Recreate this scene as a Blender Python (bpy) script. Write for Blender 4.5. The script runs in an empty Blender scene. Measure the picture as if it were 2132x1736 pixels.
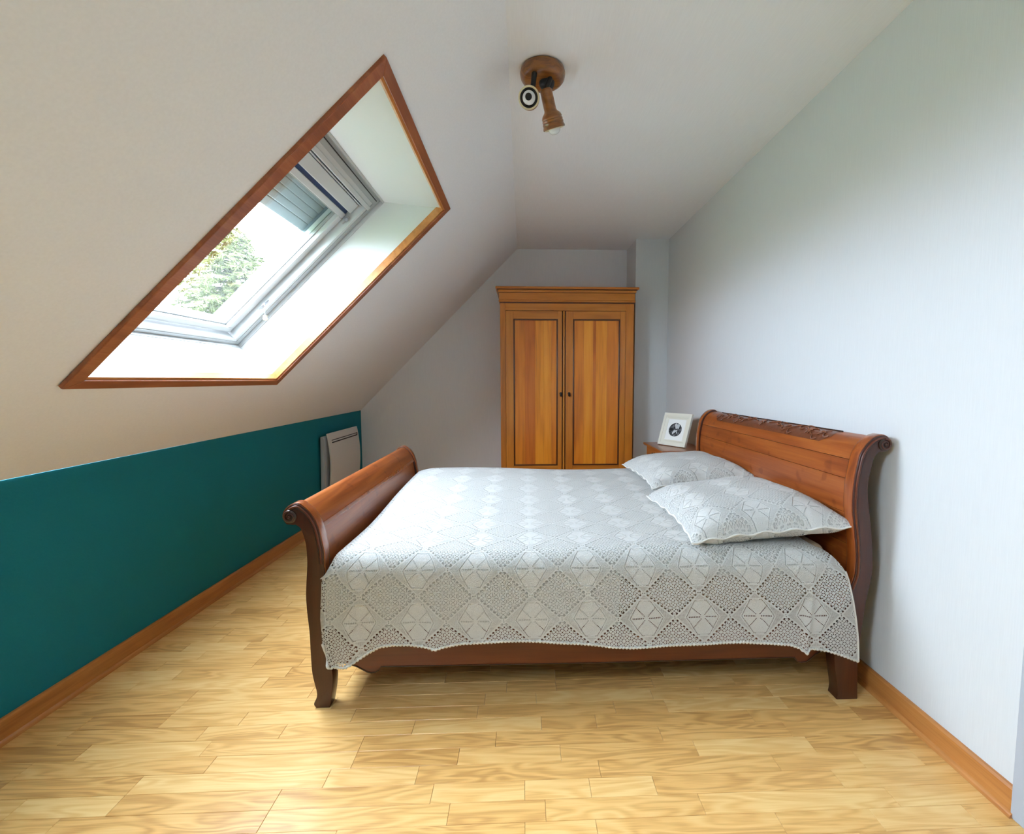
import bpy, bmesh, math, random
from mathutils import Vector, Matrix, noise as mnoise

# ------------------------------------------------------------------ camera, sky, light, exposure
scene = bpy.context.scene
W, H, F = 2132.0, 1736.0, 980.0
CX, CY = 1133.0, 868.0
YAW, PITCH = math.radians(2.505), math.radians(4.318)
cam_data = bpy.data.cameras.new("camera")
cam = bpy.data.objects.new("camera", cam_data)
scene.collection.objects.link(cam)
cam_data.sensor_fit = 'HORIZONTAL'
cam_data.sensor_width = 36.0
cam_data.lens = 36.0 * F / W
cam_data.shift_x = (W / 2 - CX) / W
cam_data.shift_y = 0.0
cam_data.clip_start = 0.02
cam_data.clip_end = 300
cam.location = (0, 0, 1.24)
cam.rotation_euler = (math.radians(90) - PITCH, 0, -YAW)
scene.camera = cam

scene.view_settings.view_transform = 'Standard'
scene.view_settings.look = 'None'
scene.view_settings.gamma = 1.0
scene.view_settings.use_curve_mapping = False
scene.view_settings.exposure = 0.28
scene.cycles.max_bounces = 12
scene.cycles.diffuse_bounces = 8
scene.cycles.transparent_max_bounces = 16
scene.cycles.sample_clamp_indirect = 8.0
scene.cycles.use_denoising = True

world = bpy.data.worlds.new("overcast_sky")
scene.world = world
world.use_nodes = True
nt = world.node_tree
nt.nodes.clear()
wo = nt.nodes.new('ShaderNodeOutputWorld')
bg = nt.nodes.new('ShaderNodeBackground')
tc = nt.nodes.new('ShaderNodeTexCoord')
sp = nt.nodes.new('ShaderNodeSeparateXYZ')
rmp = nt.nodes.new('ShaderNodeValToRGB')
rmp.color_ramp.elements[0].position = 0.47
rmp.color_ramp.elements[0].color = (0.22, 0.24, 0.18, 1)
rmp.color_ramp.elements[1].position = 0.53
rmp.color_ramp.elements[1].color = (0.82, 0.91, 1.06, 1)
mr = nt.nodes.new('ShaderNodeMath'); mr.operation = 'MULTIPLY_ADD'
mr.inputs[1].default_value = 0.5; mr.inputs[2].default_value = 0.5
nt.links.new(tc.outputs['Generated'], sp.inputs[0])
nt.links.new(sp.outputs['Z'], mr.inputs[0])
nt.links.new(mr.outputs[0], rmp.inputs[0])
nt.links.new(rmp.outputs[0], bg.inputs['Color'])
bg.inputs["Strength"].default_value = 36.0
nt.links.new(bg.outputs[0], wo.inputs['Surface'])


def portal(name, loc, normal, sx, sy, up=(0, 1, 0)):
    """A light portal at a window opening: it only guides sampling of the sky."""
    ld = bpy.data.lights.new(name, 'AREA')
    ld.shape = 'RECTANGLE'; ld.size = sx; ld.size_y = sy
    ld.cycles.is_portal = True
    o = bpy.data.objects.new(name, ld)
    scene.collection.objects.link(o)
    z = -Vector(normal).normalized()
    y = Vector(up); x = y.cross(z).normalized(); y = z.cross(x)
    m = Matrix((x, y, z)).transposed().to_4x4(); m.translation = Vector(loc)
    o.matrix_world = m
    return o


# slope frame of reference (s up the slope, y along the room, o outward)
SK = Vector((-1.783, 0, 0.906))
ES = Vector((0.7130823, 0, 0.70108033))
EN = Vector((-0.70108033, 0, 0.7130823))


def SP(s, y, o=0.0):
    p = SK + ES * s + EN * o
    return Vector((p.x, y, p.z))


portal("skylight_portal", SP(1.0, 2.18, 0.375), -EN, 1.06, 0.9, up=(0, 1, 0))
REAR_Y = -1.0
R3 = (-0.20, 0.36)                # added fill skylight, unseen behind the camera (y range)
portal("fill_window_portal", SP(1.1, (R3[0] + R3[1]) / 2, 0.30), -EN, R3[1] - R3[0] - 0.1, 1.2, up=(0, 1, 0))

# ------------------------------------------------------------------ node expression helper


class V:
    def __init__(s, nt, sock): s.nt, s.k = nt, sock

    def _m(s, op, *a):
        n = s.nt.nodes.new('ShaderNodeMath'); n.operation = op
        for i, v in enumerate((s,) + a):
            if isinstance(v, V): s.nt.links.new(v.k, n.inputs[i])
            else: n.inputs[i].default_value = float(v)
        return V(s.nt, n.outputs[0])

    def __add__(s, o): return s._m('ADD', o)
    __radd__ = __add__
    def __sub__(s, o): return s._m('SUBTRACT', o)
    def __rsub__(s, o): return (s * -1) + o
    def __mul__(s, o): return s._m('MULTIPLY', o)
    __rmul__ = __mul__
    def __truediv__(s, o): return s._m('DIVIDE', o)
    def __gt__(s, o): return s._m('GREATER_THAN', o)
    def __lt__(s, o): return s._m('LESS_THAN', o)
    def abs(s): return s._m('ABSOLUTE')
    def cos(s): return s._m('COSINE')
    def sin(s): return s._m('SINE')
    def fract(s): return s._m('FRACT')
    def sqrt(s): return s._m('SQRT')
    def atan2(s, o): return s._m('ARCTAN2', o)
    def max(s, o): return s._m('MAXIMUM', o)
    def min(s, o): return s._m('MINIMUM', o)
    def clamp(s): return s.max(0.0).min(1.0)

    def step(s, a, b):   # smoothstep a..b
        n = s.nt.nodes.new('ShaderNodeMapRange'); n.interpolation_type = 'SMOOTHSTEP'
        s.nt.links.new(s.k, n.inputs['Value'])
        n.inputs['From Min'].default_value = a; n.inputs['From Max'].default_value = b
        return V(s.nt, n.outputs[0])


def new_mat(name):
    m = bpy.data.materials.new(name); m.use_nodes = True
    nt = m.node_tree
    b = nt.nodes['Principled BSDF']
    return m, nt, b


def N(nt, t, **kw):
    n = nt.nodes.new(t)
    for k, v in kw.items():
        if k in n.inputs: n.inputs[k].default_value = v
        else: setattr(n, k, v)
    return n


def L(nt, a, b): nt.links.new(a, b)


def plain(name, col, rough=0.5, metal=0.0, coat=0.0, bump=0.0, bscale=40.0, vary=0.0):
    m, nt, b = new_mat(name)
    b.inputs['Base Color'].default_value = (*col, 1)
    b.inputs['Roughness'].default_value = rough
    b.inputs['Metallic'].default_value = metal
    b.inputs['Coat Weight'].default_value = coat
    b.inputs['Coat Roughness'].default_value = 0.12
    tc = N(nt, 'ShaderNodeTexCoord')
    nz = N(nt, 'ShaderNodeTexNoise', Scale=bscale, Detail=4.0)
    L(nt, tc.outputs['Object'], nz.inputs['Vector'])
    if vary:
        mx = N(nt, 'ShaderNodeMix', data_type='RGBA')
        mx.inputs[6].default_value = (*[c * (1 - vary) for c in col], 1)
        mx.inputs[7].default_value = (*[min(1, c * (1 + vary)) for c in col], 1)
        L(nt, nz.outputs['Fac'], mx.inputs[0]); L(nt, mx.outputs[2], b.inputs['Base Color'])
    if bump:
        bp = N(nt, 'ShaderNodeBump', Strength=bump, Distance=0.002)
        L(nt, nz.outputs['Fac'], bp.inputs['Height']); L(nt, bp.outputs[0], b.inputs['Normal'])
    return m


def wallpaper(name, col, fibre=0.25, axis='Z', rough=0.82):
    """Painted woven wallpaper: fine streaks along one axis."""
    m, nt, b = new_mat(name)
    b.inputs['Roughness'].default_value = rough
    b.inputs['Specular IOR Level'].default_value = 0.25
    tc = N(nt, 'ShaderNodeTexCoord')
    mp = N(nt, 'ShaderNodeMapping')
    sc = {'Z': (260, 260, 9), 'Y': (200, 10, 200), 'N': (120, 120, 120)}[axis]
    mp.inputs['Scale'].default_value = sc
    nz = N(nt, 'ShaderNodeTexNoise', Scale=1.0, Detail=3.0)
    L(nt, tc.outputs['Object'], mp.inputs[0]); L(nt, mp.outputs[0], nz.inputs['Vector'])
    mx = N(nt, 'ShaderNodeMix', data_type='RGBA')
    mx.inputs[6].default_value = (*[c * 0.95 for c in col], 1)
    mx.inputs[7].default_value = (*[min(1, c * 1.04) for c in col], 1)
    L(nt, nz.outputs['Fac'], mx.inputs[0])
    L(nt, mx.outputs[2], b.inputs['Base Color'])
    bp = N(nt, 'ShaderNodeBump', Strength=fibre, Distance=0.0008)
    L(nt, nz.outputs['Fac'], bp.inputs['Height']); L(nt, bp.outputs[0], b.inputs['Normal'])
    return m


def wood(name, dark, mid, light, axis='X', freq=1.0, rough=0.35, coat=0.3, figure=1.0, rand=0.0, knots=0.0, bump=0.15, ringw=0.16):
    """Wood grain running along one object axis; rand shifts tone and grain from piece to piece."""
    m, nt, b = new_mat(name)
    tc = N(nt, 'ShaderNodeTexCoord')
    oi = N(nt, 'ShaderNodeObjectInfo')
    off = N(nt, 'ShaderNodeVectorMath', operation='SCALE')
    off.inputs[0].default_value = (37.1, 19.7, 53.3)
    L(nt, oi.outputs['Random'], off.inputs['Scale'])
    add = N(nt, 'ShaderNodeVectorMath', operation='ADD')
    L(nt, tc.outputs['Object'], add.inputs[0]); L(nt, off.outputs[0], add.inputs[1])
    st = {'X': (2.0, 14, 14), 'Y': (14, 1.2, 14), 'Z': (14, 14, 1.2)}[axis]
    fi = {'X': (9, 260, 260), 'Y': (260, 9, 260), 'Z': (260, 260, 9)}[axis]
    mp = N(nt, 'ShaderNodeMapping'); mp.inputs['Scale'].default_value = [c * freq for c in st]
    mp2 = N(nt, 'ShaderNodeMapping'); mp2.inputs['Scale'].default_value = [c * freq for c in fi]
    L(nt, add.outputs[0], mp.inputs[0]); L(nt, add.outputs[0], mp2.inputs[0])
    n1 = N(nt, 'ShaderNodeTexNoise', Scale=1.0, Detail=2.0, Distortion=0.4 * figure)
    L(nt, mp.outputs[0], n1.inputs['Vector'])
    # cathedral rings from the low noise
    rings = (V(nt, n1.outputs['Fac']) * (46.0 * figure)).sin() * 0.5 + 0.5
    n2 = N(nt, 'ShaderNodeTexNoise', Scale=1.0, Detail=3.0)
    L(nt, mp2.outputs[0], n2.inputs['Vector'])
    n3 = N(nt, 'ShaderNodeTexNoise', Scale=0.35, Detail=1.0)
    L(nt, mp.outputs[0], n3.inputs['Vector'])
    f = V(nt, n1.outputs['Fac']) * 0.35 + rings * ringw + V(nt, n2.outputs['Fac']) * 0.36 + (0.25 - ringw) * 0.5 + V(nt, n3.outputs['Fac']) * 0.25
    if rand:
        f = f + (V(nt, oi.outputs['Random']) - 0.5) * rand
    cr = N(nt, 'ShaderNodeValToRGB')
    e = cr.color_ramp.elements
    e[0].position = 0.36; e[0].color = (*dark, 1)
    e[1].position = 0.90; e[1].color = (*light, 1)
    k = e.new(0.60); k.color = (*mid, 1)
    L(nt, f.k, cr.inputs[0])
    out = cr.outputs[0]
    if knots:
        vz = N(nt, 'ShaderNodeTexNoise', Scale=knots, Detail=1.0)
        L(nt, tc.outputs['Object'], vz.inputs['Vector'])
        mx = N(nt, 'ShaderNodeMix', data_type='RGBA', blend_type='MULTIPLY')
        L(nt, V(nt, vz.outputs['Fac']).step(0.63, 0.72).k, mx.inputs[0])
        L(nt, out, mx.inputs[6]); mx.inputs[7].default_value = (0.74, 0.66, 0.62, 1)
        out = mx.outputs[2]
    L(nt, out, b.inputs['Base Color'])
    b.inputs['Roughness'].default_value = rough
    b.inputs['Coat Weight'].default_value = coat
    b.inputs['Coat Roughness'].default_value = 0.18
    bp = N(nt, 'ShaderNodeBump', Strength=bump, Distance=0.0006)
    L(nt, n2.outputs['Fac'], bp.inputs['Height']); L(nt, bp.outputs[0], b.inputs['Normal'])
    return m


def lace(name, col, pa=0.207, pb=0.196):
    """Crochet lace: blossom medallions in diamonds between fields of eyelet rosettes, holes really open."""
    m, nt, b = new_mat(name)
    uv = N(nt, 'ShaderNodeUVMap')
    s = N(nt, 'ShaderNodeSeparateXYZ'); L(nt, uv.outputs[0], s.inputs[0])
    wob = N(nt, 'ShaderNodeTexNoise', Scale=9.0, Detail=2.0); L(nt, uv.outputs[0], wob.inputs['Vector'])
    wb = (V(nt, wob.outputs['Fac']) - 0.5) * 0.012
    U = V(nt, s.outputs['X']) + wb; Vv = V(nt, s.outputs['Y']) + wb
    x = (U / pa).fract() - 0.5
    y = (Vv / pb).fract() - 0.5
    ax, ay = x.abs(), y.abs()
    d = ax + ay
    # --- rosettes in the eyelet fields
    n = 8.0
    lx = (x * n).fract() - 0.5
    ly = (y * n).fract() - 0.5
    r = (lx * lx + ly * ly).sqrt()
    th = ly.atan2(lx)
    petals = (th * 8.0).cos()
    ring = (r - 0.335).abs()
    hole_ros = (petals * 0.13 - ring * 0.95 + 0.005)          # >0 inside a hole
    # square eyelets between the rosettes
    mx_ = 0.5 - lx.abs(); my_ = 0.5 - ly.abs()
    hole_sq = 0.10 - (mx_ * mx_ + my_ * my_).sqrt()
    hole_field = hole_ros.max(hole_sq)
    infield = d.step(0.545, 0.56)
    # --- row of larger holes along the diamond's border
    t = (ax - ay) * 9.0
    tl = t.fract() - 0.5
    e = ((d - 0.527) * 13.0)
    hole_edge = 0.30 - (tl * tl + e * e).sqrt()
    # --- medallion ladders
    def ladder(sv, tv, t0, t1, per, hw):
        on = (hw - sv.abs()) * 60.0
        lim = ((tv - t0) * 60.0).min((t1 - tv) * 60.0)
        dots = (tv * (6.28318 * per)).cos() * 0.5 + 0.1
        return on.min(lim).min(dots)
    l1 = ladder(y, ax, 0.035, 0.25, 34.0, 0.013)
    c, sn = math.cos(math.radians(50)), math.sin(math.radians(50))
    tt = ax * c + ay * sn
    ss = ay * c - ax * sn
    l2 = ladder(ss, tt, 0.05, 0.29, 34.0, 0.009)
    # petal outline: a rounded hexagon of dots
    hexd = (ax * 1.0 + ay * 0.55).max(ay * 0.86)
    he = (0.008 - (hexd - 0.292).abs()) * 60.0
    he = he.min(((th * 0.0) + (ax - 0.07) * 40.0)).min((((ax - ay) * (6.28318 * 30.0)).cos() * 0.5))
    # fine mesh outside the petals
    mesh = ((x + y) * (6.28318 * 34.0)).sin() * ((x - y) * (6.28318 * 34.0)).sin() - 0.42
    mesh = mesh.min((hexd - 0.32) * 30.0).min((0.465 - d) * 30.0)
    # heart notch at top and bottom petals
    med = l1.max(l2).max(he).max(mesh * 0.8)
    inmed = (0.49 - d) * 40.0
    hole_m = med.min(inmed)
    H1 = hole_field.step(-0.015, 0.03) * infield
    H2 = hole_edge.step(-0.03, 0.06)
    H3 = hole_m.step(-0.05, 0.2)
    hole = H1.max(H2).max(H3)
    b.inputs['Base Color'].default_value = (*col, 1)
    b.inputs['Roughness'].default_value = 0.9
    b.inputs['Specular IOR Level'].default_value = 0.15
    b.inputs['Sheen Weight'].default_value = 0.2
    knit = N(nt, 'ShaderNodeTexNoise', Scale=420.0, Detail=2.0); L(nt, uv.outputs[0], knit.inputs['Vector'])
    relief = hole * -1.0 + hexd.step(0.30, 0.27) * 0.5 + V(nt, knit.outputs['Fac']) * 0.45
    bp = N(nt, 'ShaderNodeBump', Strength=0.9, Distance=0.004)
    L(nt, relief.k, bp.inputs['Height']); L(nt, bp.outputs[0], b.inputs['Normal'])
    tr = N(nt, 'ShaderNodeBsdfTransparent')
    tl_ = N(nt, 'ShaderNodeBsdfTranslucent'); tl_.inputs[0].default_value = (*col, 1)
    m0 = N(nt, 'ShaderNodeMixShader', Fac=0.12)
    L(nt, b.outputs[0], m0.inputs[1]); L(nt, tl_.outputs[0], m0.inputs[2])
    ms = N(nt, 'ShaderNodeMixShader')
    L(nt, (hole * 0.96).k, ms.inputs[0]); L(nt, m0.outputs[0], ms.inputs[1]); L(nt, tr.outputs[0], ms.inputs[2])
    L(nt, ms.outputs[0], nt.nodes['Material Output'].inputs['Surface'])
    return m


def glass_mat(name, tint=(0.95, 0.98, 0.98)):
    m, nt, b = new_mat(name)
    nt.nodes.remove(b)
    tr = N(nt, 'ShaderNodeBsdfTransparent'); tr.inputs[0].default_value = (*tint, 1)
    gl = N(nt, 'ShaderNodeBsdfGlossy', Roughness=0.02)
    lw = N(nt, 'ShaderNodeLayerWeight', Blend=0.5)
    fr = V(nt, lw.outputs['Facing'])._m('POWER', 5.0) * 0.9 + 0.03
    ms = N(nt, 'ShaderNodeMixShader')
    L(nt, fr.k, ms.inputs[0]); L(nt, tr.outputs[0], ms.inputs[1]); L(nt, gl.outputs[0], ms.inputs[2])
    L(nt, ms.outputs[0], nt.nodes['Material Output'].inputs['Surface'])
    return m


M = {}
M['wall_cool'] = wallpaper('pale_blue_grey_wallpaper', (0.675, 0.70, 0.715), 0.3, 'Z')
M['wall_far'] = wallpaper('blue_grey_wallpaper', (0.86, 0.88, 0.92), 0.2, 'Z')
M['ceiling'] = wallpaper('warm_white_ceiling', (0.89, 0.91, 0.93), 0.15, 'Y')
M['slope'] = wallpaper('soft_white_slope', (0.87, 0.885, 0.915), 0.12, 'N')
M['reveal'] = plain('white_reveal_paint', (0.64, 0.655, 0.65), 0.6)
M['teal'] = wallpaper('teal_wall_paint', (0.004, 0.19, 0.25), 0.5, 'N', 0.7)
M['floor'] = wood('light_oak_strip', (0.52, 0.265, 0.075), (0.76, 0.44, 0.145), (0.88, 0.60, 0.25), 'X', 1.0, 0.32, 0.22, 1.1, 0.26, bump=0.1, ringw=0.20)
M['subfloor'] = plain('subfloor', (0.12, 0.07, 0.03), 0.9)
M['skirting'] = wood('orange_pine_skirting', (0.34, 0.12, 0.03), (0.50, 0.20, 0.05), (0.62, 0.29, 0.09), 'Y', 0.6, 0.35, 0.3, 0.7)
M['casing'] = wood('skylight_casing_wood', (0.20, 0.055, 0.018), (0.30, 0.085, 0.028), (0.42, 0.15, 0.05), 'Y', 1.0, 0.4, 0.2, 0.5)
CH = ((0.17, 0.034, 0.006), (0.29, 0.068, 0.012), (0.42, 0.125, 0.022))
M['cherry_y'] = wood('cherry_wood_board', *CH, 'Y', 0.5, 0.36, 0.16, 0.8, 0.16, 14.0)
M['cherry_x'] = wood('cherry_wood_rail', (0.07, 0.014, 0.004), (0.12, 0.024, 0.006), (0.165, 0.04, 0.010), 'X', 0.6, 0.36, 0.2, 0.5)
M['cherry_z'] = wood('shaded_cherry_post', (0.035, 0.007, 0.002), (0.058, 0.012, 0.0035), (0.09, 0.022, 0.006), 'Z', 0.8, 0.36, 0.2, 0.5)  # cherry darkened: shade on the posts' front faces is put into the colour
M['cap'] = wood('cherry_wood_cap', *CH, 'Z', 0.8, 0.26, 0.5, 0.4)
M['dark_line'] = plain('dark_wood_groove', (0.03, 0.010, 0.005), 0.4, coat=0.3)
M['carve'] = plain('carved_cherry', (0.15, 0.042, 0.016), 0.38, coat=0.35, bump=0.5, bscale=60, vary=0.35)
M['carve_hi'] = plain('carved_cherry_relief', (0.20, 0.065, 0.028), 0.32, coat=0.4)
WD = ((0.56, 0.155, 0.014), (0.82, 0.27, 0.022), (0.92, 0.37, 0.045))
M['ward'] = wood('honey_cherry_frame', (0.40, 0.115, 0.012), (0.58, 0.19, 0.02), (0.70, 0.27, 0.035), 'Z', 0.5, 0.34, 0.2, 0.6, 0.08)
M['ward_x'] = wood('honey_cherry_rail', (0.40, 0.115, 0.012), (0.58, 0.19, 0.02), (0.70, 0.27, 0.035), 'X', 0.5, 0.34, 0.2, 0.6, 0.08)
M['ward_board'] = [wood('honey_board_%s' % n, *[(cc[0] * k, cc[1] * k * k, cc[2] * k) for cc in WD], 'Z', 0.45, 0.34, 0.15, 0.7, 0.0)
                   for n, k in (('deep', 0.78), ('mid', 0.93), ('pale', 1.06))]
M['ward_mould'] = plain('dark_moulding', (0.10, 0.026, 0.007), 0.28, coat=0.4)
M['bronze'] = plain('dark_bronze', (0.03, 0.022, 0.018), 0.35, metal=0.8)
M['night'] = wood('nightstand_cherry', (0.16, 0.045, 0.012), (0.29, 0.085, 0.022), (0.40, 0.14, 0.04), 'Y', 0.8, 0.3, 0.4, 0.6)
M['pine'] = wood('varnished_pine', (0.09, 0.026, 0.004), (0.22, 0.075, 0.011), (0.34, 0.13, 0.022), 'X', 1.6, 0.3, 0.45, 0.8)
M['black'] = plain('black_metal', (0.006, 0.006, 0.006), 0.6)
M['chrome'] = plain('bulb_silver', (0.75, 0.76, 0.78), 0.18, metal=0.9)
M['cream_ring'] = plain('cream_ring', (0.72, 0.64, 0.42), 0.5)
M['bulb_glass'] = plain('frosted_bulb', (0.72, 0.74, 0.76), 0.15, coat=0.5)
M['white_metal'] = plain('white_enamel', (0.74, 0.74, 0.72), 0.4, bump=0.05)
M['heater_side'] = plain('grey_enamel', (0.50, 0.54, 0.60), 0.45)
M['pvc'] = plain('white_lacquer', (0.50, 0.52, 0.52), 0.35)
M['pvc_grey'] = plain('pale_grey_lacquer', (0.33, 0.35, 0.35), 0.4)
M['alu'] = plain('grey_blue_aluminium', (0.10, 0.145, 0.165), 0.4, metal=0.2)
M['shutter'] = plain('shutter_slat_paint', (0.20, 0.25, 0.26), 0.5)
M['navy'] = plain('navy_blind_fabric', (0.015, 0.035, 0.10), 0.8)
M['steel'] = plain('brushed_steel', (0.45, 0.46, 0.5), 0.3, metal=0.9)
M['glass'] = glass_mat('window_glass')
M['lace'] = lace('white_crochet_lace', (0.71, 0.71, 0.69))
M['lace_cord'] = plain('white_cotton_cord', (0.76, 0.75, 0.71), 0.9, bump=0.8, bscale=250)
M['blanket'] = plain('white_cotton_blanket', (0.62, 0.62, 0.59), 0.95, bump=0.3, bscale=90)
M['mattress'] = plain('tan_mattress_ticking', (0.36, 0.25, 0.16), 0.9, bump=0.3, bscale=60, vary=0.2)
M['pillow'] = plain('white_pillow_cotton', (0.62, 0.62, 0.61), 0.95, bump=0.3, bscale=60)
M['frame_cream'] = plain('cream_frame_paint', (0.78, 0.76, 0.66), 0.45, bump=0.1, bscale=80)
M['mat_white'] = plain('white_mount_card', (0.88, 0.89, 0.87), 0.7)
M['bark'] = plain('bark', (0.03, 0.025, 0.015), 0.9, bump=0.5, bscale=30)
M['needles'] = plain('conifer_needles', (0.065, 0.078, 0.022), 0.8, bscale=3, vary=0.4)
M['lawn'] = plain('lawn_grass', (0.10, 0.17, 0.05), 0.95, bscale=8, vary=0.4)
M['door_paint'] = plain('pale_blue_casing_paint', (0.44, 0.48, 0.54), 0.5)

# ------------------------------------------------------------------ mesh helpers


class MB:
    def __init__(s): s.v, s.f = [], []

    def add(s, vs, fs):
        n = len(s.v); s.v += [Vector(p) for p in vs]
        s.f += [tuple(i + n for i in f) for f in fs]; return s

    def box(s, x0, x1, y0, y1, z0, z1):
        return s.add([(x0, y0, z0), (x1, y0, z0), (x1, y1, z0), (x0, y1, z0), (x0, y0, z1), (x1, y0, z1), (x1, y1, z1), (x0, y1, z1)],
                     [(0, 3, 2, 1), (4, 5, 6, 7), (0, 1, 5, 4), (1, 2, 6, 5), (2, 3, 7, 6), (3, 0, 4, 7)])

    def hexa(s, a, b):     # two quads (bottom, top), same winding
        return s.add(list(a) + list(b), [(0, 3, 2, 1), (4, 5, 6, 7), (0, 1, 5, 4), (1, 2, 6, 5), (2, 3, 7, 6), (3, 0, 4, 7)])

    def prism(s, pts, fn, d0, d1):    # polygon pts (a,b) with fn(a,b,d)
        n = len(pts)
        vs = [fn(a, b, d0) for a, b in pts] + [fn(a, b, d1) for a, b in pts]
        fs = [tuple(range(n - 1, -1, -1)), tuple(range(n, 2 * n))]
        fs += [(i, (i + 1) % n, (i + 1) % n + n, i + n) for i in range(n)]
        return s.add(vs, fs)

    def tube(s, path, r, seg=8, cap=True):
        path = [Vector(p) for p in path]; rs = r if isinstance(r, (list, tuple)) else [r] * len(path)
        vs, fs = [], []
        ref = Vector((0.13, 0.37, 0.92))
        prev = None
        for i, p in enumerate(path):
            t = (path[min(i + 1, len(path) - 1)] - path[max(i - 1, 0)]).normalized()
            if prev is None:
                x = t.cross(ref).normalized()
            else:
                x = (prev - t * prev.dot(t)).normalized()
            prev = x; y = t.cross(x)
            for k in range(seg):
                a = 2 * math.pi * k / seg
                vs.append(p + (x * math.cos(a) + y * math.sin(a)) * rs[i])
        for i in range(len(path) - 1):
            for k in range(seg):
                a, b = i * seg + k, i * seg + (k + 1) % seg
                fs.append((a, b, b + seg, a + seg))
        if cap:
            fs.append(tuple(range(seg - 1, -1, -1))); fs.append(tuple(len(vs) - seg + k for k in range(seg)))
        return s.add(vs, fs)

    def lathe(s, prof, origin, axis, seg=32, cap=True):    # prof (r, h)
        ax = Vector(axis).normalized(); o = Vector(origin)
        x = ax.cross(Vector((0.3, 0.9, 0.1))).normalized(); y = ax.cross(x)
        vs, fs = [], []
        for r, h in prof:
            for k in range(seg):
                a = 2 * math.pi * k / seg
                vs.append(o + ax * h + (x * math.cos(a) + y * math.sin(a)) * max(r, 1e-5))
        for i in range(len(prof) - 1):
            for k in range(seg):
                a, b = i * seg + k, i * seg + (k + 1) % seg
                fs.append((a, b, b + seg, a + seg))
        if cap:
            fs.append(tuple(range(seg - 1, -1, -1))); fs.append(tuple(len(vs) - seg + k for k in range(seg)))
        return s.add(vs, fs)

    def grid(s, P):   # P[i][j]
        ni, nj = len(P), len(P[0])
        return s.add([p for row in P for p in row],
                     [(i * nj + j, i * nj + j + 1, (i + 1) * nj + j + 1, (i + 1) * nj + j) for i in range(ni - 1) for j in range(nj - 1)])

    def mesh(s, name, bevel=0.0, fix=True, seg=2):
        me = bpy.data.meshes.new(name)
        me.from_pydata([tuple(p) for p in s.v], [], s.f); me.update()
        if bevel or fix:
            bm = bmesh.new(); bm.from_mesh(me)
            if fix: bmesh.ops.recalc_face_normals(bm, faces=bm.faces)
            if bevel:
                ed = [e for e in bm.edges if len(e.link_faces) == 2 and e.calc_face_angle(0) > 0.6]
                bmesh.ops.bevel(bm, geom=ed, offset=bevel, segments=seg, profile=0.6, affect='EDGES', clamp_overlap=True)
            bm.to_mesh(me); bm.free()
        return me

    def build(s, name, mat, parent=None, bevel=0.0, smooth=None, fix=True, kind=None, seg=2):
        me = s.mesh(name, bevel, fix, seg)
        me.materials.append(mat)
        if smooth is not None:
            me.polygons.foreach_set('use_smooth', [True] * len(me.polygons))
            try: me.set_sharp_from_angle(angle=math.radians(smooth))
            except Exception: pass
        o = bpy.data.objects.new(name, me); scene.collection.objects.link(o)
        if parent: o.parent = parent; o.matrix_parent_inverse = parent.matrix_world.inverted()
        if kind: o['kind'] = kind
        return o


def empty(name, loc, label=None, cat=None, kind=None):
    o = bpy.data.objects.new(name, None); scene.collection.objects.link(o)
    o.location = loc; o.empty_display_size = 0.1
    o.matrix_world = Matrix.Translation(loc)
    if label: o['label'] = label
    if cat: o['category'] = cat
    if kind: o['kind'] = kind
    return o


def tag(o, label, cat, kind=None):
    o['label'] = label; o['category'] = cat
    if kind: o['kind'] = kind
    return o


def cat_rom(pts, n=6):
    pts = [Vector(p) for p in pts]; out = []
    for i in range(len(pts) - 1):
        p0, p1, p2, p3 = pts[max(i - 1, 0)], pts[i], pts[i + 1], pts[min(i + 2, len(pts) - 1)]
        for k in range(n):
            t = k / n
            out.append(0.5 * ((2 * p1) + (p2 - p0) * t + (2 * p0 - 5 * p1 + 4 * p2 - p3) * t * t + (3 * p1 - p0 - 3 * p2 + p3) * t ** 3))
    out.append(pts[-1]); return out


def interp(tab, x):
    if x <= tab[0][0]: return tab[0][1]
    for (a, fa), (b, fb) in zip(tab, tab[1:]):
        if x <= b:
            t = (x - a) / (b - a); return fa + (fb - fa) * t
    return tab[-1][1]


def smooth01(x):
    x = max(0.0, min(1.0, x)); return x * x * (3 - 2 * x)


# ------------------------------------------------------------------ the room
XR, HC, YF, X_RIDGE = 1.40, 2.60, 4.97, -0.06
RY = REAR_Y


def KN(Y):
    u = (max(Y, 1.6) - 1.6) / (YF - 1.6)
    return Vector((-1.80 + 0.106 * u, Y, 0.899 + 0.042 * u))


def struct(mb, name, mat, **k):
    o = mb.build(name, mat, **k); o['kind'] = 'structure'; return o


floor = struct(MB().box(-2.0, XR + 0.1, RY - 0.1, YF + 0.1, -0.06, -0.009), 'floor', M['subfloor'])

rng = random.Random(7)
plank_mesh = {}


def plank(length):
    key = round(length, 2)
    if key not in plank_mesh:
        l2, w2 = key / 2 - 0.0004, 0.035 - 0.0004
        c = 0.0008
        b = MB()
        b.hexa([(-l2, -w2, -0.008), (l2, -w2, -0.008), (l2, w2, -0.008), (-l2, w2, -0.008)],
               [(-l2, -w2, -c), (l2, -w2, -c), (l2, w2, -c), (-l2, w2, -c)])
        b.hexa([(-l2, -w2, -c), (l2, -w2, -c), (l2, w2, -c), (-l2, w2, -c)],
               [(-l2 + c, -w2 + c, 0), (l2 - c, -w2 + c, 0), (l2 - c, w2 - c, 0), (-l2 + c, w2 - c, 0)])
        me = b.mesh('floor_plank'); me.materials.append(M['floor'])
        plank_mesh[key] = me
    return plank_mesh[key]


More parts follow.
